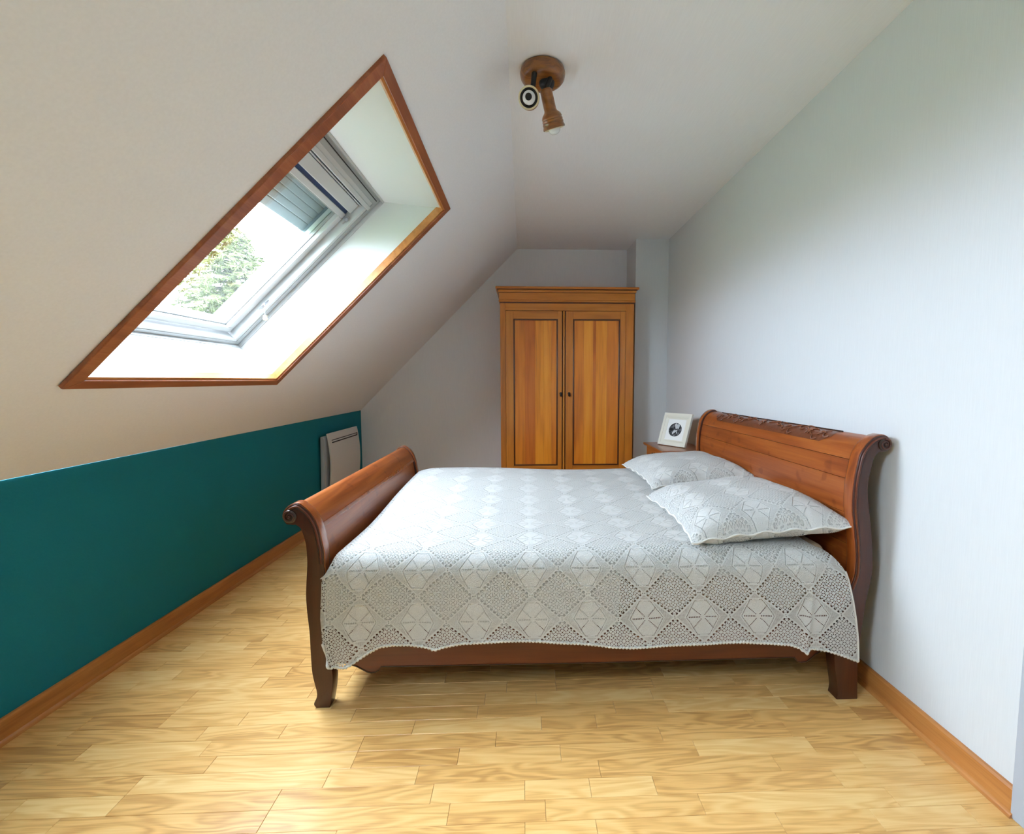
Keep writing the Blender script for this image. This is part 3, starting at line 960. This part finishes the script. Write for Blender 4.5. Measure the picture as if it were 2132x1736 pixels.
def ztop_fn(X, Y):
    b = 0.604 + 0.052 * smooth01((Y - 2.1) / 1.0) * (1 - 0.30 * smooth01((X + 0.7) / 1.6))
    b += 0.006 * math.sin(X * 5 + Y * 3) * math.sin(Y * 4.2 + 1)
    e = max(0.0, (-0.600 - X) / 0.13)
    b -= 0.028 * min(e, 1.25) ** 2 + 0.26 * smooth01((-0.708 - X) / 0.016)
    b -= 0.03 * smooth01((X - 1.10) / 0.12)
    e2 = max(0.0, (Y - 3.16) / 0.10)
    b -= 0.03 * min(e2, 1) ** 2
    return b


XLt = [(0.15, -0.745), (0.20, -0.750), (0.25, -0.758), (0.36, -0.762), (0.50, -0.752), (0.56, -0.735), (0.60, -0.722), (0.62, -0.720)]
XRt = [(0.15, 1.290), (0.25, 1.284), (0.33, 1.272), (0.40, 1.258), (0.486, 1.235), (0.56, 1.205), (0.61, 1.185), (0.62, 1.185)]
HEM = [(-0.758, 0.259), (-0.744, 0.207), (-0.728, 0.171), (-0.697, 0.176), (-0.661, 0.186), (-0.626, 0.203), (-0.581, 0.232), (-0.537, 0.255), (-0.484, 0.263), (-0.431, 0.265), (-0.378, 0.258), (-0.334, 0.248), (-0.29, 0.254), (-0.236, 0.264), (-0.165, 0.268), (-0.075, 0.269), (0.051, 0.264), (0.196, 0.255), (0.306, 0.243), (0.397, 0.237), (0.563, 0.24), (0.75, 0.245), (0.938, 0.242), (1.013, 0.236), (1.052, 0.222), (1.075, 0.206), (1.09, 0.219), (1.167, 0.207), (1.225, 0.188), (1.29, 0.161)]
CR = 0.085      # rounding where the cover turns over the mattress edge


def cloth_point(a, v, lift=0.0, hem=None):
    """a in 0..1 foot to head; v<0 down the front, 0..VC round the edge, then across the top."""
    VC = CR * 1.5
    if v < 0:
        z = 0.604 - CR + v
        X = interp(XLt, z) + (interp(XRt, z) - interp(XLt, z)) * a
        dn = min(1.0, -v / 0.30)
        Y = 1.706 - 0.016 * a
        Y += 0.004 * math.sin(X * 9 + 1) * dn + 0.003 * math.sin(X * 23 + z * 6) * dn
        for fx, am, wd in ((-0.655, 0.014, 0.022), (-0.335, 0.011, 0.02), (1.075, 0.016, 0.014), (0.33, 0.004, 0.03)):
            Y -= am * dn * math.exp(-((X - fx - 0.03 * (1 - dn)) / wd) ** 2)
        if fx and X < -0.732: Y += 0.026 * smooth01((-0.732 - X) / 0.012)
        Y += 0.012 * math.exp(-((X + 0.712) / 0.016) ** 2) * dn
        return Vector((X, Y - lift, z))
    X0 = interp(XLt, 0.62) + (interp(XRt, 0.62) - interp(XLt, 0.62)) * a
    if v < VC:
        t = v / VC
        z = 0.604 - CR + CR * math.sin(t * math.pi / 2)
        Xl, Xr = interp(XLt, z), interp(XRt, z)
        X = Xl + (Xr - Xl) * a
        X = X * (1 - t) + X0 * t
        Y = 1.706 - 0.016 * a + (0.075 + 0.016 * a) * (1 - math.cos(t * math.pi / 2))
        zt = ztop_fn(X0, 1.785)
        z += (zt - 0.604) * smooth01(t)
        return Vector((X, Y - lift * (1 - t), z + lift * t))
    Y = 1.781 + (v - VC)
    if Y <= 3.27:
        return Vector((X0, Y, ztop_fn(X0, Y) + lift))
    d = Y - 3.27
    return Vector((X0, 3.27 + 0.02 * smooth01(d / 0.04), ztop_fn(X0, 3.27) - d))


def hem_v(a):
    z = 0.25
    for _ in range(6):
        X = interp(XLt, z) + (interp(XRt, z) - interp(XLt, z)) * a
        z = interp(HEM, X)
    return -(0.604 - CR - z)


def build_cloth(name, a0, a1, na, nv_d, v_end, hemf, mat, lift, uvshift=(0, 0), parent=None):
    VC = CR * 1.5
    P, UVs = [], []
    for i in range(na + 1):
        a = a0 + (a1 - a0) * i / na
        hv = hemf(a)
        vs = [hv * (1 - k / nv_d) for k in range(nv_d)] + [VC * k / 10 for k in range(10)]
        nt_ = 70
        vs += [VC + (v_end - VC) * k / nt_ for k in range(nt_ + 1)]
        P.append([cloth_point(a, v, lift) for v in vs])
        UVs.append([((-0.72 + a * 1.96), v) for v in vs])
    mb = MB().grid(P)
    me = bpy.data.meshes.new(name); me.from_pydata([tuple(p) for p in mb.v], [], mb.f)
    uvl = me.uv_layers.new(name='UVMap'); flat = [q for row in UVs for q in row]
    for lp in me.loops:
        u, v = flat[lp.vertex_index]; uvl.data[lp.index].uv = (u + uvshift[0], v + uvshift[1])
    me.polygons.foreach_set('use_smooth', [True] * len(me.polygons)); me.materials.append(mat)
    o = bpy.data.objects.new(name, me); scene.collection.objects.link(o)
    return o


# flower centres at x = 0.046 + k*0.214 and z = 0.545, 0.35  ->  v = z - (0.604-CR)
VC_ = CR * 1.5
V_END = VC_ + (3.27 - 1.781) + 0.22
bs = build_cloth('bedspread', 0.0, 1.0, 300, 46, V_END, hem_v, M['lace'], 0.0,
                 uvshift=(0.207 * 0.5 - 0.046 + 0.207 * 20, 0.196 * 0.5 + (0.604 - CR - 0.545) + 0.196 * 20 - 0.0))
tag(bs, 'white crochet lace bedspread with flower medallions draped over the bed', 'bedspread')
hp = []
for i in range(901):
    a = i / 900
    p = cloth_point(a, hem_v(a) - 0.002)
    p.z += 0.0035 * abs(math.sin(i * 0.55)); p.y -= 0.001
    hp.append(p)
o = MB().tube(hp, [0.0045 + 0.0012 * math.sin(i * 1.1) for i in range(901)], 6).build('hem_edging', M['lace_cord'], smooth=60)
o.parent = bs
ep = [cloth_point(1.0, hem_v(1.0) * (1 - k / 30)) for k in range(31)]
o = MB().tube(ep, 0.0035, 6).build('side_edging', M['lace_cord'], smooth=60); o.parent = bs
# blanket: white underneath, ending part-way along the front
bl = build_cloth('blanket', 0.012, 0.985, 60, 10, VC_ + 1.46, lambda a: (-0.20 if a < 0.553 else -0.015), M['blanket'], -0.011)
me = bl.data
tag(bl, 'plain light grey blanket showing through the lace bedspread holes', 'blanket')

# ------------------------------------------------------------------ pillows


def pillow(name, cx, cy, cz, w, l, hgt, rot, tiltx, tilty, seed, label, dents=()):
    n = 48
    R = Matrix.Translation((cx, cy, cz)) @ Matrix.Rotation(rot, 4, 'Z') @ Matrix.Rotation(tiltx, 4, 'X') @ Matrix.Rotation(tilty, 4, 'Y')

    def pt(u, v, top, lift=0.0):
        pin = 1 - 0.07 * (1 - abs(u) ** 2) * 0  # noqa
        ex = 1 - 0.055 * (1 - v * v) * abs(u) ** 3
        ey = 1 - 0.055 * (1 - u * u) * abs(v) ** 3
        X = u * w / 2 * ex if True else 0
        Y = v * l / 2 * ey
        X *= 1 - 0.05 * (1 - v * v); Y *= 1 - 0.05 * (1 - u * u)
        h_ = ((1 - u ** 4) * (1 - v ** 4))
        h_ = max(h_, 0) ** 0.55
        h_ *= 1 + 0.10 * mnoise.noise(Vector((u * 1.7 + seed, v * 1.7, 0)))
        edge = max(abs(u), abs(v))
        rip = 0.005 * math.sin((u + v) * 18 + seed) * smooth01((edge - 0.80) / 0.2)
        zz = (hgt * 0.66 * h_ + lift) if top else (-hgt * 0.34 * h_ - lift)
        return R @ Vector((X, Y, zz + rip))

    def sheet(nm, lift, mat, uv):
        P, UV = [], []
        for i in range(n + 1):
            u = -1 + 2 * i / n
            P.append([pt(u, -1 + 2 * j / n, True, lift) for j in range(n + 1)])
        mbt = MB().grid(P)
        Q = [[pt(-1 + 2 * i / n, -1 + 2 * j / n, False, lift) for j in range(n + 1)] for i in range(n + 1)]
        mbt.grid(Q)
        me = bpy.data.meshes.new(nm); me.from_pydata([tuple(p) for p in mbt.v], [], mbt.f)
        uvl = me.uv_layers.new(name='UVMap'); m_ = (n + 1) * (n + 1)
        for lp in me.loops:
            k = lp.vertex_index % m_; i, j = divmod(k, n + 1)
            uvl.data[lp.index].uv = ((i / n) * w + uv[0], (j / n) * l + uv[1])
        me.polygons.foreach_set('use_smooth', [True] * len(me.polygons)); me.materials.append(mat)
        o = bpy.data.objects.new(nm, me); scene.collection.objects.link(o)
        return o
    root = sheet(name, -0.003, M['pillow'], (0, 0))
    root['label'] = label; root['category'] = 'pillow'
    c = sheet('lace_cover', 0.002, M['lace'], (4.14 + 0.02, 3.92 + 0.03)); c.parent = root
    rim = [(-1 + 2 * k / 40, -1) for k in range(40)] + [(1, -1 + 2 * k / 40) for k in range(40)] + [(1 - 2 * k / 40, 1) for k in range(40)] + [(-1, 1 - 2 * k / 40) for k in range(41)]
    o = MB().tube([pt(u, v, True, 0.001) for u, v in rim], [0.0042 + 0.0012 * math.sin(i * 1.3) for i in range(len(rim))], 6).build('piping', M['lace_cord'], smooth=60)
    o.parent = root
    return root


pillow('pillow', 0.965, 2.075, 0.655, 0.64, 0.72, 0.165, math.radians(-1), 0.0, math.radians(-5), 2.0,
       'lace covered white pillow nearest the camera against the headboard')
pillow('pillow', 0.985, 2.84, 0.685, 0.60, 0.72, 0.145, math.radians(1), 0.0, math.radians(-4), 9.0,
       'far lace covered white pillow beside the nightstand')

# ------------------------------------------------------------------ wardrobe
wr = empty('wardrobe', (0.41, 4.67, 0))
tag(wr, 'tall honey cherry two door wardrobe with moulded cornice in the alcove', 'wardrobe')
WX0, WX1, WY0, WY1 = -0.212, 1.022, 4.37, 4.955


def wb(x0, x1, z0, z1, y0=WY0, y1=WY0 + 0.03): return MB().box(x0, x1, y0, y1, z0, z1)


MB().box(WX0, WX0 + 0.02, WY0 + 0.03, WY1, 0.08, 1.96).build('side_panel', M['ward'], wr)
MB().box(WX1 - 0.02, WX1, WY0 + 0.03, WY1, 0.08, 1.96).build('side_panel', M['ward'], wr)
MB().box(WX0, WX1, WY1 - 0.01, WY1, 0.08, 1.96).build('back_panel', M['ward'], wr)
MB().box(WX0, WX1, WY0 + 0.03, WY1, 1.93, 1.96).build('top_panel', M['ward'], wr)
wb(WX0, -0.163, 0.0, 1.955).build('corner_post', M['ward'], wr, bevel=0.004)
wb(0.949, WX1, 0.0, 1.955).build('corner_post', M['ward'], wr, bevel=0.004)
wb(-0.163, 0.949, 1.888, 1.955).build('top_rail', M['ward_x'], wr, bevel=0.002)
wb(-0.163, 0.949, 0.09, 0.372).build('base_panel', M['ward_x'], wr, bevel=0.003)
# cornice in five stepped members
cor = empty('cornice', (0.41, 4.37, 1.95)); cor.parent = wr; cor.matrix_parent_inverse = wr.matrix_world.inverted()


def cbox(e, z0, z1, bev, mat='ward_x'):
    MB().box(WX0 - e, WX1 + e, WY0 - e, WY1, z0, z1).build('moulding', M[mat], cor, bevel=bev, smooth=40, seg=3)


cbox(0.003, 1.952, 1.966, 0.003, 'ward_mould')
cbox(0.012, 1.964, 1.982, 0.007)
cbox(0.007, 1.982, 2.048, 0.003)
cbox(0.010, 2.046, 2.052, 0.002, 'ward_mould')
cbox(0.018, 2.050, 2.074, 0.008)
cbox(0.026, 2.072, 2.080, 0.002, 'ward_mould')
cbox(0.040, 2.078, 2.098, 0.009)


def wdoor(x0, x1, px0, px1, boards, knob_x):
    d = empty('door', ((x0 + x1) / 2, WY0, 0.375)); d.parent = wr; d.matrix_parent_inverse = wr.matrix_world.inverted()
    z0, z1, pz0, pz1 = 0.376, 1.884, 0.452, 1.812
    y0 = WY0 - 0.003
    MB().box(x0, px0, y0, y0 + 0.025, z0, z1).build('stile', M['ward'], d, bevel=0.003)
    MB().box(px1, x1, y0, y0 + 0.025, z0, z1).build('stile', M['ward'], d, bevel=0.003)
    MB().box(px0, px1, y0, y0 + 0.025, pz1, z1).build('rail', M['ward_x'], d, bevel=0.002)
    MB().box(px0, px1, y0, y0 + 0.025, z0, pz0).build('rail', M['ward_x'], d, bevel=0.002)
    mw = 0.013
    for a, b, c, e in ((px0, px0 + mw, pz0, pz1), (px1 - mw, px1, pz0, pz1), (px0 + mw, px1 - mw, pz0, pz0 + mw), (px0 + mw, px1 - mw, pz1 - mw, pz1)):
        MB().box(a, b, y0 + 0.001, y0 + 0.018, c, e).build('panel_moulding', M['ward_mould'], d, bevel=0.005, smooth=50, seg=3)
    for a, b, tone in boards:
        MB().box(a, b - 0.0004, y0 + 0.008, y0 + 0.016, pz0 + mw, pz1 - mw).build('panel_board', M['ward_board'][tone], d, bevel=0.0006, seg=1)
    mb = MB()
    mb.lathe([(0.013, 0), (0.012, 0.003), (0.004, 0.005), (0.004, 0.014), (0.008, 0.02), (0.006, 0.026), (0.0, 0.028)], (knob_x, y0, 1.128), (0, -1, 0), 16)
    mb.lathe([(0.001, 0), (0.009, 0.006), (0.012, 0.018), (0.006, 0.030), (0.001, 0.036)], (knob_x, y0 - 0.022, 1.098), (0, 0, 1), 16)
    mb.build('drop_handle', M['bronze'], d, smooth=40)
    return d


wdoor(-0.161, 0.356, -0.092, 0.318, [(-0.079, 0.016, 1), (0.016, 0.108, 0), (0.108, 0.187, 2), (0.187, 0.258, 2), (0.258, 0.305, 1)], 0.366 - 0.02)
wdoor(0.390, 0.947, 0.458, 0.896, [(0.471, 0.560, 1), (0.560, 0.645, 2), (0.645, 0.672, 0), (0.672, 0.775, 2), (0.775, 0.883, 1)], 0.428 - 0.005)
MB().tube([(0.373, WY0 - 0.004, 0.378), (0.373, WY0 - 0.004, 1.884)], 0.0085, 10).build('astragal', M['ward'], wr, smooth=50)
for xx in (0.3585, 0.3875):
    MB().box(xx - 0.002, xx + 0.002, WY0 - 0.001, WY0 + 0.006, 0.378, 1.884).build('door_groove', M['dark_line'], wr)

# ------------------------------------------------------------------ nightstand
ns = empty('nightstand', (1.21, 3.66, 0))
tag(ns, 'small cherry nightstand with one drawer between headboard and far corner', 'nightstand')
NX0, NX1, NY0, NY1, NZ = 1.015, 1.385, 3.40, 3.935, 0.726
MB().box(NX0, NX1, NY0, NY1, NZ - 0.018, NZ).build('top', M['night'], ns, bevel=0.005, smooth=40, seg=3)
bx0, bx1, by0, by1 = 1.040, 1.375, 3.425, 3.91
for px_, py_ in ((bx0, by0), (bx0, by1 - 0.032), (bx1 - 0.032, by0), (bx1 - 0.032, by1 - 0.032)):
    mb = MB()
    secs = [(0.0, 0.018), (0.02, 0.016), (0.25, 0.020), (0.50, 0.028), (0.58, 0.032), (NZ - 0.018, 0.032)]
    for (z0, w0), (z1, w1) in zip(secs, secs[1:]):
        cx_, cy_ = px_ + 0.016, py_ + 0.016
        mb.hexa([(cx_ - w0 / 2, cy_ - w0 / 2, z0), (cx_ + w0 / 2, cy_ - w0 / 2, z0), (cx_ + w0 / 2, cy_ + w0 / 2, z0), (cx_ - w0 / 2, cy_ + w0 / 2, z0)],
                [(cx_ - w1 / 2, cy_ - w1 / 2, z1), (cx_ + w1 / 2, cy_ - w1 / 2, z1), (cx_ + w1 / 2, cy_ + w1 / 2, z1), (cx_ - w1 / 2, cy_ + w1 / 2, z1)])
    mb.build('leg', M['night'], ns)
MB().box(bx0 + 0.032, bx1 - 0.032, by0 + 0.010, by0 + 0.022, 0.56, NZ - 0.018).build('side_panel', M['night'], ns)
MB().box(bx0 + 0.032, bx1 - 0.032, by1 - 0.022, by1 - 0.010, 0.56, NZ - 0.018).build('side_panel', M['night'], ns)
MB().box(bx1 - 0.02, bx1 - 0.008, by0 + 0.03, by1 - 0.03, 0.56, NZ - 0.018).build('back_panel', M['night'], ns)
MB().box(bx0 + 0.006, bx0 + 0.02, by0 + 0.032, by1 - 0.032, 0.598, 0.618).build('apron', M['night'], ns, bevel=0.003)
dr = MB().box(bx0 - 0.001, bx0 + 0.016, by0 + 0.034, by1 - 0.034, 0.622, NZ - 0.023).build('drawer', M['night'], ns, bevel=0.003)
MB().lathe([(0.011, 0), (0.010, 0.002), (0.004, 0.004), (0.004, 0.012), (0.009, 0.018), (0.006, 0.024), (0, 0.025)], (bx0 - 0.001, 3.668, 0.666), (-1, 0, 0), 14).build('knob', M['bronze'], dr, smooth=40)

# ------------------------------------------------------------------ photo frame
A = Vector((1.105, 3.79, NZ + 0.001)); B = Vector((1.248, 3.555, NZ + 0.001))
ux = (B - A).normalized(); wdt = (B - A).length
back = Vector((-ux.y, ux.x, 0)) * 1.0       # pointing away from the viewer
if back.y < 0: back = -back
tl = math.radians(19); hgt = 0.268
uz = (Vector((0, 0, 1)) * math.cos(tl) + back * math.sin(tl)).normalized()
un = ux.cross(uz);
if un.y > 0 or un.dot(back) > 0: un = -un          # towards viewer
pfm = empty('photo_frame', (A + B) / 2)
tag(pfm, 'cream picture frame with an oval black and white photo on the nightstand', 'picture frame')


def FPt(a, b, d=0.0): return A + ux * a + uz * b + un * d


def fring(name, r0, r1, d0, d1, din, mat, parent):
    """mitred ring between insets r0 and r1; face heights d1 outside, din inside."""
    mb = MB()
    o4 = [(r0, r0), (wdt - r0, r0), (wdt - r0, hgt - r0), (r0, hgt - r0)]
    i4 = [(r1, r1), (wdt - r1, r1), (wdt - r1, hgt - r1), (r1, hgt - r1)]
    for k in range(4):
        a, b, c, d = o4[k], o4[(k + 1) % 4], i4[(k + 1) % 4], i4[k]
        mb.hexa([FPt(*a, d0), FPt(*b, d0), FPt(*c, d0), FPt(*d, d0)], [FPt(*a, d1), FPt(*b, d1), FPt(*c, din), FPt(*d, din)])
    return mb.build(name, mat, parent)


fring('frame_outer', 0.0, 0.022, -0.004, 0.016, 0.014, M['frame_cream'], pfm)
fring('frame_inner', 0.022, 0.048, -0.004, 0.011, 0.006, M['frame_cream'], pfm)
mb = MB()
for k in range(22):      # raised ornament along the lower and upper inner members
    a = 0.030 + (wdt - 0.06) * k / 21
    for b in (0.035, hgt - 0.035):
        p0, p1 = FPt(a - 0.004, b - 0.005, 0.009), FPt(a + 0.004, b + 0.005, 0.009)
        mb.tube([p0, p1], 0.0025, 5)
mb.build('frame_ornament', M['frame_cream'], pfm, smooth=60, kind='stuff')
mb = MB().hexa([FPt(0.046, 0.046, 0), FPt(wdt - 0.046, 0.046, 0), FPt(wdt - 0.046, hgt - 0.046, 0), FPt(0.046, hgt - 0.046, 0)],
               [FPt(0.046, 0.046, 0.003), FPt(wdt - 0.046, 0.046, 0.003), FPt(wdt - 0.046, hgt - 0.046, 0.003), FPt(0.046, hgt - 0.046, 0.003)])
mb.build('mount', M['mat_white'], pfm)
# the print: dark oval with a soft grey backdrop and two pale figures, kept generic
pm, pnt, pb = new_mat('monochrome_print')
ptc = N(pnt, 'ShaderNodeTexCoord'); pmz = N(pnt, 'ShaderNodeTexNoise', Scale=46.0, Detail=5.0, Distortion=0.8)
L(pnt, ptc.outputs['Object'], pmz.inputs['Vector'])
prr = N(pnt, 'ShaderNodeValToRGB'); prr.color_ramp.elements[0].position = 0.45; prr.color_ramp.elements[0].color = (0.004, 0.005, 0.007, 1)
prr.color_ramp.elements[1].position = 0.75; prr.color_ramp.elements[1].color = (0.30, 0.31, 0.34, 1)
L(pnt, pmz.outputs['Fac'], prr.inputs[0]); L(pnt, prr.outputs[0], pb.inputs['Base Color']); pb.inputs['Roughness'].default_value = 0.3
M['print'] = pm
M['print_pale'] = plain('print_pale_tone', (0.62, 0.64, 0.66), 0.4)


def ellipse(cu, cv, ru, rv, d0, d1, mat, name, rot=0.0, n=32, par=None):
    pts = []
    for k in range(n):
        a = 2 * math.pi * k / n
        e, f = ru * math.cos(a), rv * math.sin(a)
        pts.append((cu + e * math.cos(rot) - f * math.sin(rot), cv + e * math.sin(rot) + f * math.cos(rot)))
    return MB().prism(pts, lambda a, b, d: FPt(a, b, d), d0, d1).build(name, mat, par or pfm)


prn = ellipse(wdt * 0.49, hgt * 0.50, 0.064, 0.056, 0.003, 0.0036, M['print'], 'photograph')
mbp = MB()
for cu, cv, ru, rv, rot in ((0.50, 0.635, 0.013, 0.018, 0.5), (0.555, 0.62, 0.010, 0.020, -0.4), (0.53, 0.57, 0.014, 0.010, 0.2), (0.60, 0.60, 0.006, 0.020, -0.15),
                            (0.47, 0.44, 0.016, 0.011, 0.8), (0.54, 0.47, 0.012, 0.006, 0.5), (0.43, 0.39, 0.007, 0.010, 0.3), (0.57, 0.42, 0.005, 0.008, 0.2)):
    pts = []
    for k in range(18):
        a = 2 * math.pi * k / 18; e, f = ru * math.cos(a), rv * math.sin(a)
        pts.append((wdt * cu + e * math.cos(rot) - f * math.sin(rot), hgt * cv + e * math.sin(rot) + f * math.cos(rot)))
    mbp.prism(pts, lambda a, b, d: FPt(a, b, d), 0.0034, 0.0040)
mbp.build('print_figures', M['print_pale'], prn)
# easel stand behind
p0 = FPt(wdt / 2 - 0.02, 0.19, -0.005); p1 = FPt(wdt / 2 + 0.02, 0.19, -0.005)
q0 = (A + B) / 2 - ux * 0.03 + back * 0.12; q1 = q0 + ux * 0.06
mb = MB().hexa([p0, p1, q1, q0], [p0 + back * 0.004, p1 + back * 0.004, q1 + back * 0.004, q0 + back * 0.004])
mb.build('easel_leg', M['black'], pfm)
MB().hexa([FPt(0.01, 0.01, -0.008), FPt(wdt - 0.01, 0.01, -0.008), FPt(wdt - 0.01, hgt - 0.01, -0.008), FPt(0.01, hgt - 0.01, -0.008)],
          [FPt(0.01, 0.01, -0.003), FPt(wdt - 0.01, 0.01, -0.003), FPt(wdt - 0.01, hgt - 0.01, -0.003), FPt(0.01, hgt - 0.01, -0.003)]).build('backing_board', M['black'], pfm)

# ------------------------------------------------------------------ wall heater
ht = empty('wall_heater', (-1.68, 4.2, 0.25))
tag(ht, 'white electric panel heater with two slots on the teal wall', 'heater')
hy0, hy1, hz0, hz1 = 4.03, 4.735, 0.26, 0.800


def hx(z): return -1.657 + 0.028 * math.sin(math.pi * min(1, max(0, (z - hz0) / (hz1 - hz0)))) ** 0.8


poly = [(hx(hz0 + (hz1 - hz0) * k / 20), hz0 + (hz1 - hz0) * k / 20) for k in range(21)]
strip(list(reversed(poly)), 0.014, hy0, hy1, 1).build('front_panel', M['white_metal'], ht, bevel=0.005, smooth=45)
wxa = KN(4.2).x
MB().prism([(wxa + 0.004, hz0 + 0.01), (-1.674, hz0 + 0.01), (-1.674, hz1 - 0.045), (-1.686, hz1 - 0.025), (wxa + 0.012, hz1 - 0.025)], xz, hy0 - 0.030, hy1 - 0.03).build('casing', M['heater_side'], ht, bevel=0.006, smooth=45)
for k, (za_, zb_) in enumerate(((hz1 - 0.066, hz1 - 0.060), (hz1 - 0.087, hz1 - 0.078))):
    zz = (za_ + zb_) / 2
    MB().box(hx(zz) - 0.004, hx(zz) + 0.0035, hy0 + 0.055, hy1 - 0.045, za_, zb_).build('air_slot', M['black'], ht)
MB().box(hx(hz1 - 0.073) - 0.004, hx(hz1 - 0.073) + 0.0035, hy1 - 0.050, hy1 - 0.040, hz1 - 0.087, hz1 - 0.060).build('switch', M['black'], ht)

# ------------------------------------------------------------------ ceiling spot lamp
lp_ = empty('ceiling_spotlight', (0.09, 2.19, HC))
tag(lp_, 'turned pine two spot lamp on the ceiling', 'lamp')
C0 = Vector((0.088, 2.165, HC))
MB().lathe([(0.088, 0.0), (0.096, 0.006), (0.099, 0.020), (0.096, 0.036), (0.088, 0.047), (0.074, 0.054), (0.040, 0.058), (0.0, 0.059)], C0, (0, 0, -1), 48).build('base', M['pine'], lp_, smooth=50)
MB().lathe([(0.034, 0.0), (0.033, 0.010), (0.026, 0.022), (0.012, 0.026), (0, 0.027)], C0 + Vector((0.018, -0.005, -0.057)), (0, 0, -1), 24).build('hub', M['black'], lp_, smooth=50)


def spot(pivot, neck, direction, length, name='spot_head', rscale=0.86):
    h = empty(name, neck); h.parent = lp_; h.matrix_parent_inverse = lp_.matrix_world.inverted()
    d = Vector(direction).normalized(); n0 = Vector(neck)
    MB().tube([pivot, (Vector(pivot) + n0) / 2 + Vector((0, 0, -0.004)), n0], [0.012, 0.0105, 0.009], 10).build('arm', M['black'], h, smooth=50)
    k = length / 0.15
    prof = [(0.0, -0.004), (0.020, -0.003), (0.026, 0.004), (0.027, 0.04), (0.027, 0.075), (0.030, 0.082), (0.041, 0.092), (0.046, 0.103), (0.0445, 0.108), (0.047, 0.112), (0.0455, 0.118), (0.048, 0.123), (0.0465, 0.130), (0.050, 0.138), (0.050, 0.144), (0.046, 0.145), (0.040, 0.140), (0.038, 0.118), (0.0, 0.115)]
    rs = rscale
    MB().lathe([(r * rs, z * k) for r, z in prof], n0, d, 40).build('shell', M['pine'], h, smooth=35)
    MB().lathe([(0.0425, 0.1435 * k), (0.0432, 0.146 * k), (0.0395, 0.147 * k), (0.036, 0.144 * k), (0.036, 0.1435 * k)], n0, d, 40, cap=False).build('rim', M['cream_ring'], h, smooth=35)
    MB().lathe([(0.0, 0.116 * k), (0.0362, 0.117 * k), (0.0362, 0.143 * k), (0.030, 0.143 * k), (0.028, 0.130 * k), (0.0, 0.130 * k)], n0, d, 32).build('socket', M['black'], h)
    MB().lathe([(0.016, 0.116 * k), (0.0255, 0.135 * k), (0.0265, 0.146 * k), (0.024, 0.156 * k), (0.015, 0.165 * k), (0.0, 0.168 * k)], n0, d, 32).build('bulb', M['bulb_glass'], h, smooth=60)
    return h


n1_, d1_ = Vector((0.036, 2.095, 2.415)), Vector((-0.10, -0.95, -0.30)).normalized()
h1 = spot((0.050, 2.10, HC - 0.057), n1_, d1_, 0.11)
MB().lathe([(0.0, 0), (0.0135, 0.0005), (0.0135, 0.002), (0, 0.0022)], n1_ + d1_ * 0.1215, d1_, 20).build('bulb_crown', M['black'], h1)
h2 = spot((0.118, 2.13, HC - 0.057), (0.099, 2.115, 2.488), (0.27, 0.36, -0.88), 0.155, rscale=0.98)
